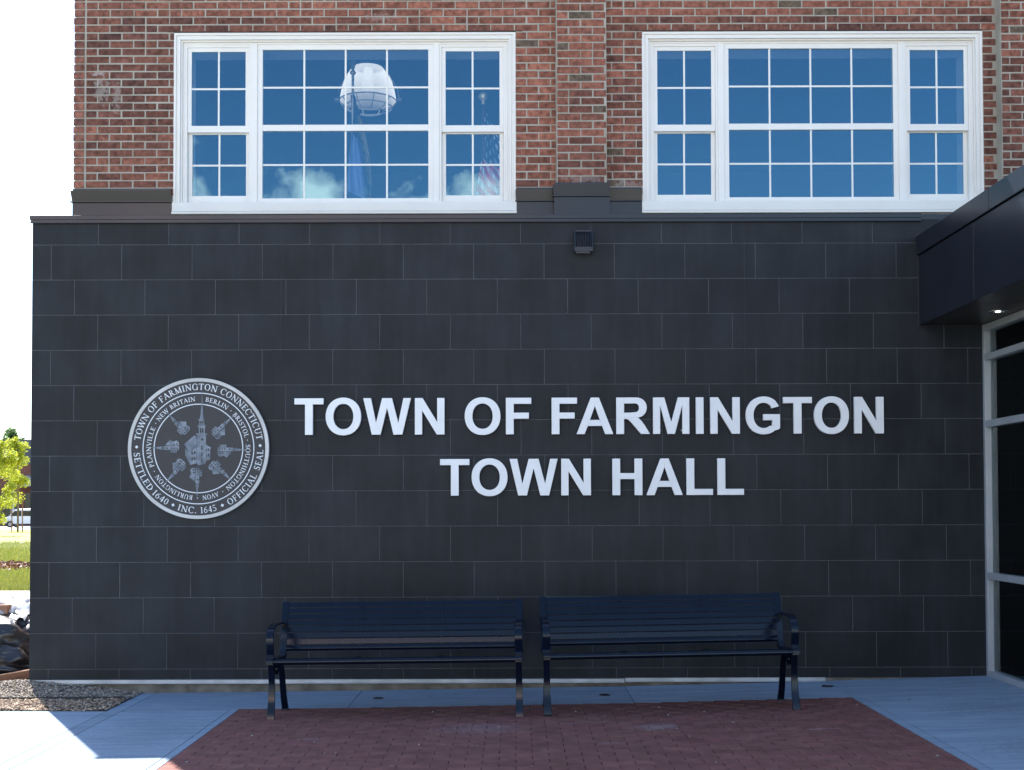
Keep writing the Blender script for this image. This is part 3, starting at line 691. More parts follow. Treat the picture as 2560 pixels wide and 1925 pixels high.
# the church emblem, traced in units of 1328 per seal radius about (748, 771)
CHL = [[(715,510),(890,510),(888,1050),(750,1095),(715,1050)], [(695,490),(922,490),(905,514),(712,514)], [(755,362),(870,362),(870,489),(755,489)], [(738,352),(878,352),(878,366),(738,366)], [(728,334),(886,334),(882,351),(732,351)],
       [(762,240),(856,240),(856,312),(762,312)], [(750,312),(868,312),(874,322),(744,322)], [(742,222),(868,222),(862,238),(748,238)], [(770,221),(848,221),(834,120),(822,-60),(815,-340),(810,-340),(802,-60),(788,120)],
       [(670,528),(714,550),(714,705),(575,850),(483,690)], [(577,852),(714,722),(714,1055),(595,1080),(500,890),(500,760)], [(892,700),(998,765),(975,768),(975,985),(905,1000),(892,1000)]]
CHW = [[(a, b), (a+w_, b), (a+w_, b+h_), (a, b+h_)] for a, b, w_, h_ in ((804,726,26,28),(804,766,26,28),(804,846,26,28),(804,886,26,28),(804,966,26,28),(804,1006,26,28),(617,832,32,54),(667,825,30,54),(620,942,30,56),(667,934,30,56),(900,780,14,52),(928,772,26,52),(900,884,14,52),(928,872,26,52),(776,388,26,88),(818,388,24,88),(775,262,28,40),(812,262,28,40))]
CHW.append([(822+20*math.cos(2*math.pi*k/12), 602+24*math.sin(2*math.pi*k/12)) for k in range(12)])
def church(name, cx, cz, sc, rot, tint=1):
    """emblem with its middle at (cx, cz) in seal radii; rot clockwise, spire up at 0"""
    def tr(p):
        x, z = (p[0]-(748 if sc == 1 else 800))/1328*sc, -(p[1]-(771 if sc == 1 else 700))/1328*sc
        c, s_ = math.cos(rot), math.sin(rot); return ((cx+x*c+z*s_)*SR, (cz-x*s_+z*c)*SR)
    M = MB(); dz = 0
    for k, poly in enumerate(CHL):
        M.prism([tr(p) for p in poly], -.006, -.0100-.0012*((k*5) % 4)*(1 if sc == 1 else .7)-.0002*k)
    e = M.build(name, M_church, seal)
    M = MB()
    for k, poly in enumerate(CHW):
        f = M.bm.faces.new([M.bm.verts.new((x, -.0165, z)) for x, z in map(tr, poly)]); f.normal_update()
        if f.normal.y > 0: f.normal_flip()
    M.build('window_pattern', M_sealbg, e, recalc=False)
church('church_emblem', 0, 0, 1, 0)
CSM = [[(683,1127),(757,1135),(757,1395),(683,1395)], [(674,1396),(772,1396),(762,1410),(684,1410)], [(698,1411),(750,1411),(750,1476),(698,1476)], [(690,1477),(758,1477),(752,1494),(696,1494)], [(703,1495),(742,1495),(742,1532),(703,1532)], [(697,1533),(748,1533),(736,1546),(710,1546)], [(711,1547),(735,1547),(726,1680),(720,1680)],
       [(612,1140),(668,1130),(676,1300),(664,1392),(565,1305),(602,1250),(578,1180)], [(765,1168),(806,1178),(806,1288),(765,1294)]]
CSW = [[(a, b), (a+w_, b), (a+w_, b+h_), (a, b+h_)] for a, b, w_, h_ in ((712,1155,28,20),(712,1205,28,20),(712,1255,28,20),(712,1340,28,26),(630,1160,26,26),(640,1215,26,26),(776,1190,20,22),(776,1240,20,22),(709,1422,10,44),(728,1422,10,44))]
def small_church(aa, r_=.372):
    def tr(p):
        x, z = -(p[0]-722)/1328, (p[1]-1262)/1328
        c, s_ = math.cos(aa), math.sin(aa); cx, cz = s_*r_, c*r_
        return ((cx+x*c+z*s_)*SR, (cz-x*s_+z*c)*SR)
    M = MB()
    for k, poly in enumerate(CSM): M.prism([tr(p) for p in poly], -.006, -.0100-(.0030 if k == 0 else .0008*(k % 3)+.0002*k))
    e = M.build('small_church_emblem', M_church, seal)
    M = MB()
    for poly in CSW:
        f = M.bm.faces.new([M.bm.verts.new((x, -.0142, z)) for x, z in map(tr, poly)]); f.normal_update()
        if f.normal.y > 0: f.normal_flip()
    M.build('window_pattern', M_sealbg, e, recalc=False)
for a in (47, 92, 134, 181.5, 224, 271, 319): small_church(R(a))

# ------------------------------------------------------------------ wall light on the tiles
wl = empty('wall_light', (.588, 0, 3.884), label='small dark boxy wall light with a ribbed front under the coping', cat='wall light')
def local(o, c): 
    o.location = Vector(o.location)-Vector(c); return o
c0 = (.588, 0, 3.884); M = MB()
x0, x1, z0, z1 = .508, .668, 3.786, 3.982
prof = [(-.002, z1), (-.085, z1-.004), (-.118, z0+.045), (-.118, z0+.004), (-.002, z0+.010)]
for sx_ in (x0, x1-.012):
    a = [M.bm.verts.new((sx_, y, z)) for y, z in prof]; b_ = [M.bm.verts.new((sx_+.012, y, z)) for y, z in prof]
    M.bm.faces.new(a); M.bm.faces.new(list(reversed(b_)))
    for k in range(5): M.bm.faces.new((a[k], b_[k], b_[(k+1) % 5], a[(k+1) % 5]))
M.box(x0+.0121, x1-.0121, -.082, -.002, z1-.014, z1-.0005); M.box(x0+.0121, x1-.0121, -.1175, -.10, z0+.005, z0+.045); M.box(x0+.0121, x1-.0121, -.004, -.001, z0+.012, z1-.015)
local(M.build('housing', M_bronze, wl, bevel=.0025), c0)
M = MB()
for k in range(9):
    xx = x0+.020+k*.0145
    v = M.box(xx, xx+.006, -.114, -.02, z0+.046, z1-.0145)
    for q in (v[4], v[5]): q.co.y = -.083
local(M.build('grille', M_bronze, wl), c0)
M = MB(); M.box(x0+.02, x1-.02, -.098, -.02, z0+.006, z0+.012); local(M.build('lens', flat('light_lens', (.5, .52, .5), .2), wl), c0)
M = MB()
for xx in (.577, .597): M.lathe([(.004, z0+.001), (.003, z0-.002), (0, z0-.003)], xx, -.112, 10)
local(M.build('screw', flat('steel_screw', (.7, .7, .7), .2, metal=1), wl), c0)

# ------------------------------------------------------------------ benches
def crv(pts, n=6):
    """smooth a control polygon (Catmull-Rom)"""
    P = [Vector(p) for p in pts]; P = [P[0]*2-P[1]]+P+[P[-1]*2-P[-2]]; out = []
    for i in range(1, len(P)-2):
        for k in range(n):
            t = k/n; out.append(tuple(.5*((2*P[i])+(-P[i-1]+P[i+1])*t+(2*P[i-1]-5*P[i]+4*P[i+1]-P[i+2])*t*t+(-P[i-1]+3*P[i]-3*P[i+1]+P[i+2])*t**3)))
    out.append(tuple(P[-2])); return out
def make_bench():
    """local frame: x along the bench, -y towards the sitter's front, origin under the middle of the rear feet"""
    b = empty('park_bench'); HL = .96
    for s_ in (-1, 1):
        xo = s_*(HL-.030)
        M = MB()   # arm hoop
        M.strap(crv([(.045, .655), (.01, .672), (-.06, .690), (-.17, .700), (-.29, .700), (-.385, .690), (-.445, .655), (-.468, .60), (-.462, .54), (-.452, .485), (-.452, .455)]), xo, .056, .015, None)
        for y, z in ((.0, .683), (-.452, .48)): M.strap([(y-.004, z-.012), (y+.004, z+.012)], xo, .060, .022)
        M.build('armrest', M_bench, b, bevel=.003, smooth=False)
        M = MB()   # side rail under the seat ends, with the scroll below
        M.strap(crv([(-.492, .425), (-.488, .452), (-.46, .456), (-.35, .446), (-.22, .436), (-.08, .430), (.03, .436)]), xo, .052, .020)
        M.strap([( -.46+.05*0, .428), (-.30, .420), (-.16, .410)], xo, .046, .028)
        ring = [(-.30+.052*math.cos(2*math.pi*k/18), .368+.046*math.sin(2*math.pi*k/18)) for k in range(19)]
        M.strap(ring, xo, .035, .010)
        M.build('side_frame', M_bench, b, bevel=.003)
        M = MB(); M.strap(crv([(-.440, .440), (-.425, .36), (-.415, .26), (-.425, .15), (-.452, .05), (-.462, .004)]), xo, .050, .022, [.86+.36*(k/30)**1.5 for k in range(31)])
        M.strap([(-.466, .012), (-.425, .006)], xo+s_*(-.004), .056, .012); M.build('leg', M_bench, b, bevel=.003)
        M = MB(); M.strap(crv([(-.17, .415), (-.115, .33), (-.08, .22), (-.045, .11), (-.004, .035), (.0, .004)]), xo-s_*.012, .046, .022, [.9+.26*(k/30) for k in range(31)])
        M.strap([(-.03, .010), (.022, .006)], xo-s_*.012, .060, .014); M.build('leg', M_bench, b, bevel=.003)
        M = MB(); M.strap(crv([(-.06, .415), (-.02, .45), (.008, .54), (.032, .64), (.075, .75), (.118, .842)]), xo-s_*.022 if 0 else xo-s_*.004, .050, .024); M.build('back_post', M_bench, b, bevel=.003)
    xi = HL-.056
    # seat slats: lengthwise bars, first one rolled over the front
    M = MB(); M.bm.verts.ensure_lookup_table()
    def lbar(path, x0, x1, th):
        n = len(path); rg = []
        for i, (y, z) in enumerate(path):
            a = Vector(path[max(i-1, 0)]); c = Vector(path[min(i+1, n-1)]); t = (c-a).normalized(); nn = Vector((-t.y, t.x))*th/2
            rg.append([M.bm.verts.new(p) for p in ((x0, y+nn.x, z+nn.y), (x1, y+nn.x, z+nn.y), (x1, y-nn.x, z-nn.y), (x0, y-nn.x, z-nn.y))])
        for i in range(n-1):
            for k in range(4): M.bm.faces.new((rg[i][k], rg[i][(k+1) % 4], rg[i+1][(k+1) % 4], rg[i+1][k]))
        M.bm.faces.new(rg[0]); M.bm.faces.new(list(reversed(rg[-1])))
    lbar(crv([(-.478, .418), (-.490, .432), (-.486, .450), (-.468, .457), (-.440, .456)], 4), -xi, xi, .007)
    for k in range(7):
        y = -.428+k*.058; z = .4545-.0075*k-.002*math.sin(k)
        lbar([(y, z), (y+.022, z-.003), (y+.044, z-.004)], -xi, xi, .007)
    M.build('seat', M_bench, b, bevel=.0015)
    BK = [(.112, .836)]
    for k in range(8): a_ = R(27-2.7*k); BK.append((BK[-1][0]-.0495*math.sin(a_), BK[-1][1]-.0495*math.cos(a_)))
    for k in range(8):
        M = MB(); a_ = R(27-2.7*k); yt, zt = BK[k]
        d = Vector((-math.sin(a_), -math.cos(a_)))*.0415
        if k < 7: lbar([(yt, zt), (yt+d.x*.5, zt+d.y*.5), (yt+d.x, zt+d.y)], -xi, xi, .007)
        else: lbar(crv([(yt, zt), (yt-.007, zt-.016), (yt-.008, zt-.028), (yt+.002, zt-.040), (yt+.018, zt-.045)], 4), -xi, xi, .007)
        M.build('back_slat', M_bench, b, bevel=.0012)
    for xx in (-.32, .32):
        M = MB()
        M.strap([(y_+.013, z_) for y_, z_ in BK[:-1]], xx, .030, .008)
        M.strap([(-.46, .445), (-.25, .432), (-.06, .424)], xx, .030, .010)
        for k in range(1, 8):
            yt, zt = BK[k]; zt += .004; yt += .003
            M.lathe([(.0, zt-.006), (.006, zt-.006), (.006, zt+.006), (0, zt+.006)], xx, yt-.002, 8)
        M.build('support_bar', M_bench, b)
    return b
b1 = make_bench()
tag(b1, 'black slatted metal bench at the seal end of the wall', 'bench', 'black metal benches against the tiled wall')
b1.location = (-.895, -1.030, .012); b1.rotation_euler = (0, -math.atan2(.024, 1.9), R(-1.6))
b2 = b1.copy(); COL.objects.link(b2); b2['label'] = 'black slatted metal bench at the storefront end of the wall'
for ch in list(b1.children):
    c = ch.copy(); COL.objects.link(c); c.parent = b2
b2.location = (1.150, -1.035, .053); b2.rotation_euler = (0, -math.atan2(.028, 1.9), R(1.4))

# small round covers set in the concrete strip
for i, (x, y, lb) in enumerate(((-1.139, -.486, 'small round metal cover in the concrete behind the bench nearer the seal'), (.724, -.512, 'small round metal cover in the concrete behind the bench nearer the storefront'), (2.596, -.345, 'small round metal cover in the concrete past the benches, at the corner joint'))):
    e = empty('floor_cover', (x, y, gz(x, y)), label=lb, cat='floor cover', group='small round covers in the concrete strip')
    M = MB(); M.lathe([(.048, .001), (.048, .006), (.037, .006), (.036, .002)], 0, 0, 28); M.build('ring', M_bronze, e, smooth=False)
    M = MB(); M.lathe([(.0365, .003), (.0, .0035)], 0, 0, 28); M.build('lid', M_conc if i < 2 else M_brown, e)

# ------------------------------------------------------------------ things seen inside the left window
pl = empty('pendant_lamp', (-1.52, 2.05, 5.81), label='clear domed pendant lamp with a wire guard inside the window over the seal', cat='lamp')
P0 = Vector((-1.48, 2.05, 5.7))
m_ac, n, l, b = new_mat('prismatic_acrylic'); n.remove(b); out = n['Material Output']
t_ = n.new('ShaderNodeBsdfTransparent'); g_ = n.new('ShaderNodeBsdfPrincipled'); setp(g_, col=(.85, .85, .82), rough=.12)
g_.inputs['Emission Color'].default_value = (1, .97, .88, 1); g_.inputs['Emission Strength'].default_value = .30
lw = n.new('ShaderNodeLayerWeight'); lw.inputs['Blend'].default_value = .35
tcz = n.new('ShaderNodeTexCoord'); spz = n.new('ShaderNodeSeparateXYZ'); l.new(tcz.outputs['Object'], spz.inputs[0])
hz = n.new('ShaderNodeMapRange'); hz.inputs['From Min'].default_value = -.05; hz.inputs['From Max'].default_value = .34; hz.inputs['To Min'].default_value = .05; hz.inputs['To Max'].default_value = .75; l.new(spz.outputs['Z'], hz.inputs[0])
ma = n.new('ShaderNodeMath'); ma.operation = 'ADD'; ma.use_clamp = True; l.new(lw.outputs['Facing'], ma.inputs[0]); l.new(hz.outputs[0], ma.inputs[1])
ml = n.new('ShaderNodeMath'); ml.operation = 'MULTIPLY'; ml.inputs[1].default_value = .75; l.new(ma.outputs[0], ml.inputs[0])
mxs = n.new('ShaderNodeMixShader'); l.new(ml.outputs[0], mxs.inputs[0]); l.new(t_.outputs[0], mxs.inputs[1]); l.new(g_.outputs[0], mxs.inputs[2]); l.new(mxs.outputs[0], out.inputs[0])
M = MB(); M.lathe([(.292, -.02), (.285, .03), (.272, .10), (.245, .19), (.205, .26), (.165, .31), (.155, .325)], 0, 0, 40); M.build('shade', m_ac, pl, smooth=True)
M = MB(); M.tube([(.292*math.cos(2*math.pi*k/36), .292*math.sin(2*math.pi*k/36), -.02) for k in range(36)], .006, 6, closed=True)
M.lathe([(.155, .325), (.15, .345), (.09, .36), (.085, .50), (.0, .51)], 0, 0, 32); M.tube([(0, 0, .5), (0, 0, 3.0)], .012, 8); M.build('fitting', M_alu, pl, smooth=True)
M = MB()
for r_, z_ in ((.250, -.085), (.16, -.125)): M.tube([(r_*math.cos(2*math.pi*k/30), r_*math.sin(2*math.pi*k/30), z_) for k in range(30)], .006, 6, closed=True)
for k in range(10):
    a = 2*math.pi*k/10; M.tube([(.298*math.cos(a), .298*math.sin(a), -.02), (.250*math.cos(a), .250*math.sin(a), -.085), (.16*math.cos(a), .16*math.sin(a), -.125)], .0055, 6)
M.build('wire_guard', M_sealw, pl)
M = MB()
for s_ in (-1, 1): M.box(s_*.325-.022, s_*.325+.022, -.015, .015, -.025, .01); M.tube([(s_*.325, 0, 0), (s_*.305, 0, .10), (s_*.16, 0, .36)], .004, 6)
M.build('bracket', M_alu, pl)
m_b, n, l, b = new_mat('glowing_bulb'); setp(b, col=(.9, .9, .9)); b.inputs['Emission Color'].default_value = (1, .96, .88, 1); b.inputs['Emission Strength'].default_value = .12
M = MB(); M.lathe([(0, .06), (.05, .075), (.07, .12), (.05, .2), (.05, .32)], 0, 0, 24); M.build('bulb', m_b, pl, smooth=True)
# flags
def cloth(name, wid, hgt, folds, colfn, parent, mat, top_w=.25, phase=0, lean=0, nx=90, nz=90):
    M = MB().tinted(); g = []
    for j in range(nz+1):
        v = j/nz; row = []
        for i in range(nx+1):
            u = i/nx; sp_ = top_w+(1-top_w)*min(1, v*1.25)**.8
            x = (u-.15)*wid*sp_ + .02*math.sin(v*7+u*5)+lean*v
            y = .055*sp_*math.sin(u*folds*2*math.pi+v*2.2+phase)+.02*math.sin(u*23+v*3)
            z = -v*hgt - .10*u*hgt*(1-v*.3)*math.sin(u*2.2)
            row.append(M.bm.verts.new((x, y, z)))
        g.append(row)
    for j in range(nz):
        for i in range(nx):
            f = M.bm.faces.new((g[j][i], g[j+1][i], g[j+1][i+1], g[j][i+1])); c = colfn((i+.5)/nx, (j+.5)/nz)
            for lp in f.loops: lp[M.cl] = (*c, 1)
    return M.build(name, mat, parent, smooth=True)
m_cloth, n, l, b = new_mat('flag_cloth'); at = n.new('ShaderNodeAttribute'); at.attribute_name = 'tint'; l.new(at.outputs['Color'], b.inputs['Base Color']); b.inputs['Roughness'].default_value = .6
m_cloth2, n, l, b = new_mat('flag_satin'); at = n.new('ShaderNodeAttribute'); at.attribute_name = 'tint'; l.new(at.outputs['Color'], b.inputs['Base Color']); b.inputs['Roughness'].default_value = .4
M_gold = flat('gold_metal', (.95, .8, .45), .3, metal=.6); M_pole = flat('varnished_pole', (.12, .06, .03), .3)
def us(u, v):
    q = u+v*.85          # cloth hangs on the bias from its top corner
    if v < .36:
        a, c = (u*6) % 1, (v*13+(.5 if int(u*6) % 2 else 0)) % 1
        return (.95, .95, .97) if ((a-.5)**2*1.3+(c-.5)**2) < .075 else (.02, .035, .11)
    return (.85, .01, .04) if int((v*1.35-u*.55+.3)*13) % 2 else (.95, .94, .92)
fl = empty('american_flag', (-.300, .86, 3.3), label='stars and stripes flag hanging folded on a pole inside the window over the seal', cat='flag')
M = MB(); M.tube([(0, 0, .04), (0, 0, 2.08)], .013, 10); M.lathe([(.0, 0), (.16, 0), (.16, .02), (.03, .06), (.02, .1), (0, .1)], 0, 0, 24); M.build('pole', M_pole, fl, smooth=True)
M = MB(); M.lathe([(0, 2.075), (.02, 2.08), (.012, 2.10), (.028, 2.115), (.045, 2.145), (.040, 2.175), (.02, 2.19), (0, 2.193)], 0, 0, 24); M.build('finial', M_gold, fl, smooth=True)
c_ = cloth('cloth', .46, 1.25, 3.2, us, fl, m_cloth, lean=.0); c_.location = (.01, -.02, 1.99)
fl2 = empty('state_flag', (-1.575, 1.25, 3.3), label='blue flag hanging folded on a pole below the pendant lamp', cat='flag')
M = MB(); M.tube([(0, 0, .04), (0, 0, 2.50)], .013, 10); M.lathe([(.0, 0), (.16, 0), (.16, .02), (.03, .06), (.02, .1), (0, .1)], 0, 0, 24); M.build('pole', flat('brass_pole', (.95, .92, .80), .5), fl2, smooth=True)
M = MB(); M.lathe([(0, 2.49), (.025, 2.5), (.03, 2.52), (.012, 2.54), (.028, 2.60), (.018, 2.66), (0, 2.72)], 0, 0, 16); M.build('finial', M_gold, fl2, smooth=True)
def st_(u, v):
    if u > .78 and v > .08: return (.22, .17, .06) if noise.noise(Vector((u*9, v*14, 1))) > -.1 else (.03, .03, .04)
    if u < .62 and .28 < v < .74: return (.24, .33, .62)
    if .62 <= u and v < .3: return (.02, .03, .07)
    return (.02, .04, .12)
c_ = cloth('cloth', .25, 1.30, 2.0, st_, fl2, m_cloth2, top_w=.35, phase=1.0); c_.location = (-.01, -.02, 2.30)

# ------------------------------------------------------------------ gravel and mulch bed at the corner
def bedz(x, y):
    a = max(0, min(1, (-3.22-x)/.9)); return gz(x, y) + .005 + .105*a*min(1, max(0, 1+y/.42))**1.2*(1 if y < 0 else max(0, 1-y/.35))*(1 if x > -4.3 else max(0, 1-(-4.3-x)/1.2)) + .012*noise.noise(Vector((x*5, y*5, 0)))
def bed_sheet(name, x0, x1, y0, y1, mat):
    M = MB(); nx, ny = 40, 12; g = [[M.bm.verts.new((x0+(x1-x0)*i/nx, y0+(y1-y0)*j/ny, bedz(x0+(x1-x0)*i/nx, y0+(y1-y0)*j/ny)-.004)) for i in range(nx+1)] for j in range(ny+1)]
    for j in range(ny):
        for i in range(nx): M.bm.faces.new((g[j][i], g[j][i+1], g[j+1][i+1], g[j+1][i]))
    o = M.build(name, mat, recalc=False, smooth=True); tag(o, kind='structure'); return o
M_soil = noisy('dark_soil', (.05, .04, .03), (.10, .08, .06), scale=20, rough=1)
bed_sheet('soil_ground', -7.5, -3.225, -.975, .9, M_soil)
def chips(name, n, region, size, flatness, cols, label):
    M = MB().tinted()
    for _ in range(n):
        x, y = region(); s_ = size*rnd.uniform(.5, 1.35); z = bedz(x, y)+s_*flatness*.3
        mt = Matrix.Rotation(rnd.uniform(0, 6.28), 3, 'Z') @ Matrix.Rotation(rnd.gauss(0, .45), 3, 'X') @ Matrix.Rotation(rnd.gauss(0, .4), 3, 'Y')
        c = Vector(rnd.choice(cols))*rnd.uniform(.6, 1.3)
        ext = Vector((s_*rnd.uniform(.8, 1.2), s_*rnd.uniform(.5, .9) if flatness > .5 else s_*rnd.uniform(.2, .4), s_*flatness*rnd.uniform(.6, 1)))
        vs = []
        for p in ((1,0,0),(-1,0,0),(0,1,0),(0,-1,0),(.5,.5,.75),(-.5,.5,.7),(-.4,-.5,.8),(.5,-.5,.7),(0,0,-.7)):
            q = mt @ Vector((p[0]*ext.x*rnd.uniform(.8, 1.1), p[1]*ext.y, p[2]*ext.z*.8)); vs.append(M.bm.verts.new((x+q.x, y+q.y, z+q.z)))
        for q in ((4,5,6,7),(0,4,7),(2,5,4),(1,6,5),(3,7,6),(0,2,4),(2,1,5),(1,3,6),(3,0,7),(8,2,0),(8,1,2),(8,3,1),(8,0,3)):
            f = M.bm.faces.new([vs[k] for k in q])
            for lp in f.loops: lp[M.cl] = (*c, 1)
    m_ = bpy.data.materials.get('loose_chips')
    if not m_: m_ = noisy('loose_chips', (.8, .8, .8), (1.1, 1.1, 1.1), scale=30, rough=.9, use_attr=True)
    o = M.build(name, m_, recalc=False); tag(o, label, kind='stuff'); return o
def gr_region():
    while True:
        x, y = rnd.uniform(-5.3, -3.22), rnd.uniform(-.40, .45)
        if y > -.002 and x > -4.21: continue
        if x > -3.35 and y < -.0-(x+3.35)*2.2 and rnd.random() < .6: continue
        return x, y
chips('gravel', 9000, gr_region, .011, .75, [(.30, .26, .22), (.44, .38, .31), (.14, .12, .11), (.36, .28, .21)], 'grey crushed gravel against the foundation')
chips('mulch', 6000, lambda: (rnd.uniform(-5.3, -3.235), rnd.uniform(-.965, -.43)), .022, .35, [(.26, .18, .12), (.40, .29, .20), (.10, .07, .05), (.55, .44, .33)], 'brown bark mulch beside the walkway')
M = MB(); M.box(-5.4, -3.25, -.418, -.410, gz(-4, 0)-.03, gz(-4, 0)+.028)
tag(M.build('edging_strip', flat('black_plastic_edging', (.02, .02, .02), .5)), 'thin black edging strip between the gravel and the mulch', 'edging')

M = MB().tinted()
for _ in range(75):
    x, y = rnd.uniform(-2.1, 4.0), -.05-3.4*rnd.random()**.8; s_ = rnd.uniform(.0025, .006); z = gz(x, y)+.001; c = rnd.choice([(.4, .4, .38), (.3, .28, .25), (.12, .09, .07)])
    v = M.box(x-s_, x+s_, y-s_*.8, y+s_*.8, z, z+s_, tint=c)
    for q in v[4:]: q.co.x += rnd.uniform(-s_, s_)*.6
tag(M.build('debris', bpy.data.materials['loose_chips'], recalc=False), 'scattered pale grit on the paving and concrete', kind='stuff')

# ------------------------------------------------------------------ covered heap and timbers left of the building
def heap():
    M = MB(); nx, nz = 110, 70; g = []
    cx, cy, rx, ry, H = -5.27, 1.30, 1.30, .85, .60
    for j in range(nz+1):
        row = []
        for i in range(nx+1):
            a = math.pi*2*i/nx; t = j/nz
            rr = (1-t**2.0)**.42 if t < 1 else 0
            fold = .16*(abs(noise.noise(Vector((math.cos(a)*3.2+t, math.sin(a)*3.2, t*2.6))))*2-.5)+.10*abs(noise.noise(Vector((math.cos(a)*8, math.sin(a)*8+t*3, t*6+3))))
            r_ = rr*(1+fold*1.2)
            z = gz(cx, cy)+.06+H*t*(1+.18*noise.noise(Vector((math.cos(a), math.sin(a), 5))))+fold*.25
            row.append(M.bm.verts.new((cx+rx*r_*math.cos(a), cy+ry*r_*math.sin(a), z)))
        g.append(row)
    for j in range(nz):
        for i in range(nx): 
            if g[j][i] is g[j][i+1]: continue
            M.bm.faces.new((g[j][i], g[j][i+1], g[j+1][i+1], g[j+1][i]))
    return M
e = empty('covered_heap', (-5.15, 1.3, 0), label='heap wrapped in wrinkled black plastic sheeting beside the wall end', cat='heap')
def ec(o): o.location = (5.15, -1.3, 0); return o
m_pl = noisy('black_polythene', (.012, .013, .016), (.03, .03, .034), scale=3, rough=.28, spec=.6, bump=.8, bscale=14)
ec(heap().build('plastic_sheet', m_pl, e, smooth=True))
m_wp = noisy('highlight_polythene', (.30, .32, .35), (.55, .57, .60), scale=5, rough=.3, bump=.8, bscale=12)  # pale sheet stands in for white sun highlights on the black plastic
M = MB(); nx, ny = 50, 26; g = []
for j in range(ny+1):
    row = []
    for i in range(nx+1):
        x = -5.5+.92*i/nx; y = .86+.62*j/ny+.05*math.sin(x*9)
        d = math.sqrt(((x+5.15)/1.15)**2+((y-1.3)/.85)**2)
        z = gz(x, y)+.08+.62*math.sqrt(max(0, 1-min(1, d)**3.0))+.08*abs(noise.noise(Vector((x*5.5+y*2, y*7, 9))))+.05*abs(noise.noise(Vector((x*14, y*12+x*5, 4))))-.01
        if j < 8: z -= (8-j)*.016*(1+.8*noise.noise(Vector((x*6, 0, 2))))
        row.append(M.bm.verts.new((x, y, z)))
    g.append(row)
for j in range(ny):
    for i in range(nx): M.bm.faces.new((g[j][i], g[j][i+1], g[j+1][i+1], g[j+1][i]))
ec(M.build('highlight_sheet', m_wp, e, smooth=True))
M_wood = noisy('weathered_timber', (.13, .06, .035), (.22, .11, .06), scale=3, rough=.85, stretch=(1, 8, 8), bump=.3)
def timber(name, p0, p1, w, h, lab, mat=M_wood, cat='timber'):
    a, b = Vector(p0), Vector(p1); L_ = (b-a).length
    M = MB(); M.box(0, L_, -w/2, w/2, -h/2, h/2, ch=.004); o = M.build(name, mat); o.location = a; o.rotation_euler = (b-a).to_track_quat('X', 'Z').to_euler(); tag(o, lab, cat); return o
timber('timber', (-6.2, .50, .085), (-4.75, .42, .085), .09, .09, 'reddish brown timber lying along the foot of the plastic heap')
timber('timber', (-4.69, .42, .055), (-4.30, .52, .115), .07, .075, 'tilted brown timber running from the heap to the wall end')
timber('block', (-5.5, 1.12, .640), (-4.78, 1.06, .640), .16, .085, 'flat tan block resting on top of the plastic heap', noisy('tan_block', (.30, .15, .09), (.40, .22, .14), scale=8, rough=.9), 'block')
timber('bar', (-4.95, 1.75, .52), (-4.35, 1.9, .80), .03, .03, 'thin black bar sticking up behind the plastic heap', flat('black_bar', (.02, .02, .02), .4), 'bar')

# ------------------------------------------------------------------ lawn, path, road and what stands beyond
def lawn_mat():
    return noisy('sunlit_grass', (.25, .26, .025), (.50, .45, .08), scale=3.5, rough=.9, detail=10, stretch=(1, 1, 1))
M_lawn = lawn_mat(); M_path = noisy('pale_path', (.5, .48, .45), (.6, .58, .55), scale=2, rough=.9)
sheet('lawn', -80, 5, 13.6, 39.7, -.045, M_lawn, 30, 20, warp=lambda x: (x+10)*.02)
sheet('path', -80, 5, 39.7, 53.0, -.04, M_path, 30, 6, warp=lambda x: -(x+20)*.04)
sheet('far_lawn', -110, 5, 53.1, 104, -.045, M_lawn, 30, 16, warp=lambda x: -(x+20)*.02)
sheet('road', -160, 20, 104.5, 149, -.04, noisy('pale_asphalt', (.20, .20, .20), (.28, .28, .28), scale=2, rough=.9), 30, 12)
M = MB(); M.box(-16, -3.0, 13.42, 13.50, -.14, -.035)
tag(M.build('edging_board', noisy('rust_edging', (.45, .12, .05), (.55, .18, .08), scale=2)), 'low rust coloured edging between the white paving and the lawn', 'edging')
# blades of grass near the paving edge and mulch ring on the lawn
M = MB().tinted()
for _ in range(9000):
    y = 13.8+36*rnd.random()**1.6; dd = y+11.08; x = -dd*rnd.uniform(.372, .412); zz = gz(x, y)-.045; h = rnd.uniform(.05, .11)*(1+y/60); a = rnd.uniform(0, 3.14); w = .010*(1+y/25)
    c = Vector((.26, .32, .05)).lerp(Vector((.50, .48, .14)), rnd.random()); dx, dy = math.cos(a)*w, math.sin(a)*w; tx, ty = rnd.gauss(0, .03), rnd.gauss(0, .03)
    f = M.bm.faces.new([M.bm.verts.new(p) for p in ((x-dx, y-dy, zz), (x+dx, y+dy, zz), (x+tx, y+ty, zz+h))])
    for lp in f.loops: lp[M.cl] = (*c, 1)
M_leafc = noisy('leaf', (.8, .8, .8), (1.1, 1.1, 1.1), scale=2, rough=.55, use_attr=True)
M_leafc.node_tree.nodes['Principled BSDF'].inputs['Transmission Weight'].default_value = 0
tag(M.build('grass', M_leafc, recalc=False), 'short sunlit lawn grass beyond the paving', kind='stuff')
M = MB().tinted()
for _ in range(900):
    a = rnd.uniform(0, 6.28); r_ = rnd.random()**.5; x = -13.6+1.1*r_*math.cos(a); y = 23.2+1.5*r_*math.sin(a); s_ = rnd.uniform(.04, .09); c = Vector((.26, .13, .07))*rnd.uniform(.5, 1.5)
    z = gz(x, y)+.12*(1-r_*r_)
    f = M.bm.faces.new([M.bm.verts.new((x+rnd.gauss(0, s_), y+rnd.gauss(0, s_), z+rnd.gauss(0, s_*.5))) for _k in range(4)])
    for lp in f.loops: lp[M.cl] = (*c, 1)
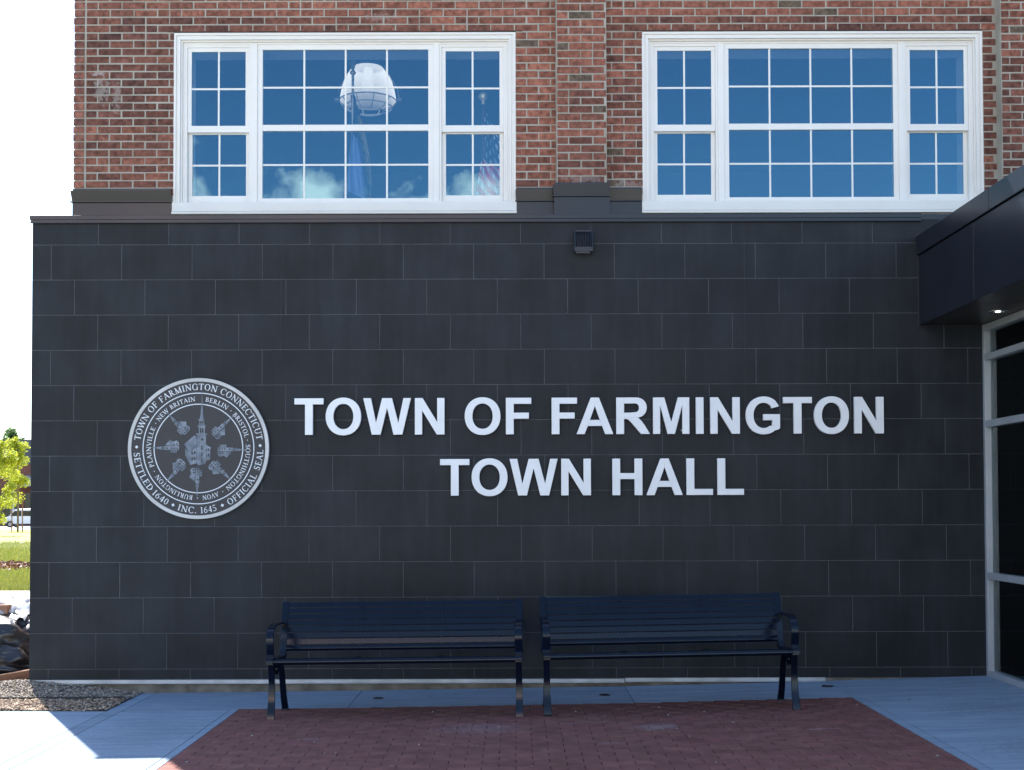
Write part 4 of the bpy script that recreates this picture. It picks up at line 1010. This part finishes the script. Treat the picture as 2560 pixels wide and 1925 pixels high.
tag(M.build('lawn_mulch', M_leafc, recalc=False), 'patch of reddish bark mulch on the lawn', kind='stuff')
def tree(x, y, h, z_lo, rad, lab, n, lcol, seed, stakes=0, leaf=.12, trunk_r=.07, cat='tree', name='young_tree', sub=26):
    r = random.Random(seed); zb = gz(x, y)-.06; t = empty(name, (x, y, zb), label=lab, cat=cat)
    M = MB(); H = h; pts = [(0, 0, 0), (.02, .01, H*.3), (-.03, .02, H*.6), (0, 0, H*.93)]
    M.tube(pts, 1, 8, rs=[trunk_r*1.2, trunk_r, trunk_r*.65, trunk_r*.2])
    cl = []
    for k in range(sub):
        zz = z_lo+(H-z_lo)*r.random()**.85; q = (zz-z_lo)/(H-z_lo); rr = rad*(math.sin(math.pi*min(1, q*.80+.16))**.7)*r.uniform(.25, 1); a = r.uniform(0, 6.28)
        c = Vector((rr*math.cos(a), rr*math.sin(a), zz)); cl.append((c, rad*r.uniform(.22, .42)))
        M.tube([(0, 0, max(z_lo*.7, zz-rr*.8)), (c.x*.5, c.y*.5, zz-rr*.25), tuple(c)], 1, 5, rs=[trunk_r*.4, trunk_r*.25, trunk_r*.1])
    M.build('trunk', noisy('bark', (.10, .07, .05), (.18, .14, .10), scale=8, rough=.95), t)
    M = MB().tinted()
    for k in range(n):
        c, cr = r.choice(cl); d = Vector((r.gauss(0, 1), r.gauss(0, 1), r.gauss(0, 1))).normalized()*cr*r.random()**.4; p = c+d
        nrm = Vector((r.gauss(0, 1), r.gauss(0, 1), r.gauss(0, 1)+.6)).normalized(); u = nrm.orthogonal().normalized(); v = nrm.cross(u); s_ = leaf*r.uniform(.6, 1.3)
        col = Vector(lcol[0]).lerp(Vector(lcol[1]), r.random())*r.uniform(.7, 1.2)
        f = M.bm.faces.new([M.bm.verts.new(p+q) for q in (u*s_, v*s_*.6, -u*s_, -v*s_*.6)])
        for lp in f.loops: lp[M.cl] = (*col, 1)
    M.build('crown', m_foliage, t, recalc=False)
    for k in range(stakes):
        M = MB(); sx_ = (-.42, .40)[k]; M.tube([(sx_, -.1, 0), (sx_, -.1, 2.4)], .045, 8); M.build('stake', M_wood, t)
    return t
m_foliage, n, l, b = new_mat('foliage'); at = n.new('ShaderNodeAttribute'); at.attribute_name = 'tint'; l.new(at.outputs['Color'], b.inputs['Base Color']); b.inputs['Roughness'].default_value = .5
tl = n.new('ShaderNodeBsdfTranslucent'); l.new(at.outputs['Color'], tl.inputs['Color']); mx = n.new('ShaderNodeMixShader'); mx.inputs[0].default_value = .45
l.new(b.outputs[0], mx.inputs[1]); l.new(tl.outputs[0], mx.inputs[2]); l.new(mx.outputs[0], n['Material Output'].inputs[0])
YG = ((.20, .30, .02), (.64, .62, .07))
tree(-38.55, 88, 7.15, 2.3, 1.35, 'bright yellow green young tree held by two stakes on the far lawn', 7500, YG, 3, stakes=2, leaf=.075)
tree(-32.75, 70, 6.0, .95, 1.15, 'yellow green young tree standing apart from the staked one', 6500, YG, 5, leaf=.065)
tree(-79.2, 190, 14.6, 6, 3.6, 'dark green tree showing above the roof of the far building', 5000, ((.06, .13, .04), (.16, .26, .09)), 9, leaf=.28, trunk_r=.3, name='distant_tree')
# a low green weed behind the heap
M = MB().tinted()
for _ in range(260):
    p = Vector((-5.0+rnd.gauss(0, .12), 2.2+rnd.gauss(0, .12), .52+rnd.gauss(0, .05))); d = Vector((rnd.gauss(0, 1), rnd.gauss(0, 1), rnd.gauss(0, 1)+.8)).normalized(); u = d.orthogonal().normalized()*.012; 
    f = M.bm.faces.new([M.bm.verts.new(q) for q in (p-u, p+d*.05+u*.5, p+d*.09, p+d*.05-u*.5)])
    for lp in f.loops: lp[M.cl] = (.16+.1*rnd.random(), .28, .04, 1)
for _ in range(30):
    a = rnd.uniform(0, 6.28); bx_, by_ = -5.0+.06*math.cos(a), 2.2+.06*math.sin(a)
    f = M.bm.faces.new([M.bm.verts.new(q) for q in ((bx_-.004, by_, gz(bx_, by_)), (bx_+.004, by_, gz(bx_, by_)), (bx_+rnd.gauss(0, .1), by_+rnd.gauss(0, .1), .55))])
    for lp in f.loops: lp[M.cl] = (.14, .22, .04, 1)
tag(M.build('weed', m_foliage, recalc=False), 'tuft of green weed showing over the top of the plastic heap', 'plant')

# far brick building
fb = empty('shop_building', (-60, 150, -.6), label='dark red brick building with a flat roof and grey porch behind the trees', cat='building')
def fbl(o): o.location = (60, -150, .6); return o
M = MB(); M.box(-120, -35, 150, 170, -.7, 7.0); fbl(M.build('wall', noisy('red_brown_brick', (.13, .05, .04), (.19, .08, .06), scale=1.5, rough=.9), fb))
M = MB(); M.box(-120.2, -34.8, 149.8, 170.2, 7.01, 10.1); fbl(M.build('parapet', noisy('slate_band', (.05, .055, .07), (.075, .08, .10), scale=.7, rough=.8), fb))
M = MB()
vs = [M.bm.verts.new(p) for p in ((-62.5, 149.9, 5.6), (-40, 149.9, 5.6), (-40, 146.4, 4.3), (-62.5, 146.4, 4.3), (-62.5, 149.9, 4.2), (-40, 149.9, 4.2), (-40, 146.4, 4.2), (-62.5, 146.4, 4.2))]
for q in ((0,1,2,3),(4,7,6,5),(3,2,6,7),(0,3,7,4),(1,5,6,2)): M.bm.faces.new([vs[k] for k in q])
fbl(M.build('porch_roof', noisy('grey_standing_seam', (.22, .25, .29), (.30, .33, .38), scale=3, rough=.5), fb))
for xx in (-62.2, -58.5, -55.2, -52): 
    M = MB(); M.box(xx, xx+.35, 146.6, 146.95, -.7, 4.19); fbl(M.build('column', M_alu, fb))
for xx in (-66, -61.8, -57.6, -53.4):
    M = MB(); M.box(xx, xx+3.4, 149.93, 149.99, 0, 3.4); M.box(xx+1.6, xx+1.75, 149.88, 149.929, 0, 3.4); fbl(M.build('window', flat('dark_shop_glass', (.02, .025, .03), .1), fb))
# white van
van = empty('white_van', (-53, 128, gz(-53, 128)-.04), label='white van parked behind the young tree with stakes', cat='van')
body = [(-2.5, .42), (-2.55, .75), (-2.45, 1.02), (-1.75, 1.18), (-1.15, 1.90), (-.7, 2.02), (2.4, 2.05), (2.55, 1.9), (2.6, .45), (1.95, .38), (1.85, .62), (1.6, .76), (1.35, .62), (1.25, .38), (-1.25, .36), (-1.35, .62), (-1.6, .76), (-1.85, .62), (-1.95, .40)]
m_w = flat('white_car_paint', (.80, .80, .80), .25, coat=.6)
M = MB(); M.prism(body, .95, -.95); M.build('body', m_w, van, bevel=.06)
m_cg = flat('dark_car_glass', (.015, .018, .022), .05)
M = MB()
M.prism([(-1.58, 1.22), (-1.12, 1.78), (-.35, 1.80), (-.35, 1.22)], -.945, -.965); M.prism([(-.25, 1.22), (-.25, 1.80), (.85, 1.80), (.85, 1.22)], -.945, -.965); M.prism([(.95, 1.22), (.95, 1.80), (2.3, 1.80), (2.3, 1.22)], -.945, -.965)
v = M.box(-1.72, -1.16, -.80, .80, 1.25, 1.30); v[4].co.z = v[7].co.z = 1.28; v[5].co.z = v[6].co.z = 1.86
M.build('windows', m_cg, van)
M = MB(); M.box(-2.57, -2.5, -.85, -.60, .80, .96); M.box(-2.57, -2.5, .60, .85, .80, .96); M.build('headlights', flat('lamp_lens', (.7, .7, .65), .1), van)
M = MB(); M.box(-2.60, -2.46, -.93, .93, .42, .60); M.build('bumper', flat('bumper_grey', (.15, .15, .16), .5), van)
def wheels(par, xs, hw, r_=.34):
    for xx in xs:
        for s_ in (-1, 1):
            M = MB(); M.ring([(xx+r_*math.cos(2*math.pi*k/24), r_+r_*math.sin(2*math.pi*k/24)) for k in range(24)], [(xx+.2*math.cos(2*math.pi*k/24), r_+.2*math.sin(2*math.pi*k/24)) for k in range(24)], s_*hw-.11, s_*hw+.11)
            w_ = M.build('wheel', flat('tyre', (.02, .02, .02), .8), par)
            M = MB(); M.prism([(xx+.2*math.cos(2*math.pi*k/16), r_+.2*math.sin(2*math.pi*k/16)) for k in range(16)], s_*hw+.08, s_*hw-.08); M.build('rim', M_alu, w_)
wheels(van, (-1.6, 1.6), .86)
car = empty('dark_car', (-57.6, 126, gz(-57.6, 126)-.04), label='dark blue car parked in front of the white van', cat='car')
prof = [(-2.2, .35), (-2.25, .7), (-2.1, .85), (-1.2, .95), (-.6, 1.38), (.8, 1.42), (1.6, 1.02), (2.15, .95), (2.25, .7), (2.2, .35), (1.8, .34), (1.65, .6), (1.4, .7), (1.15, .6), (1.0, .33), (-1.0, .33), (-1.15, .6), (-1.4, .7), (-1.65, .6), (-1.8, .34)]
M = MB(); M.prism(prof, .88, -.88); M.build('body', flat('navy_car_paint', (.02, .03, .07), .2, coat=.8), car, bevel=.05)
M = MB(); M.prism([(-1.0, .98), (-.52, 1.33), (.1, 1.35), (.1, .98)], -.875, -.895); M.prism([(.18, .98), (.18, 1.35), (.74, 1.36), (1.35, 1.02)], -.875, -.895); M.build('windows', m_cg, car)
M = MB(); M.box(2.18, 2.27, -.8, -.55, .68, .82); M.box(2.18, 2.27, .55, .8, .68, .82); M.build('tail_lights', flat('red_lens', (.5, .03, .02), .2), car)
wheels(car, (-1.4, 1.4), .80, .31)
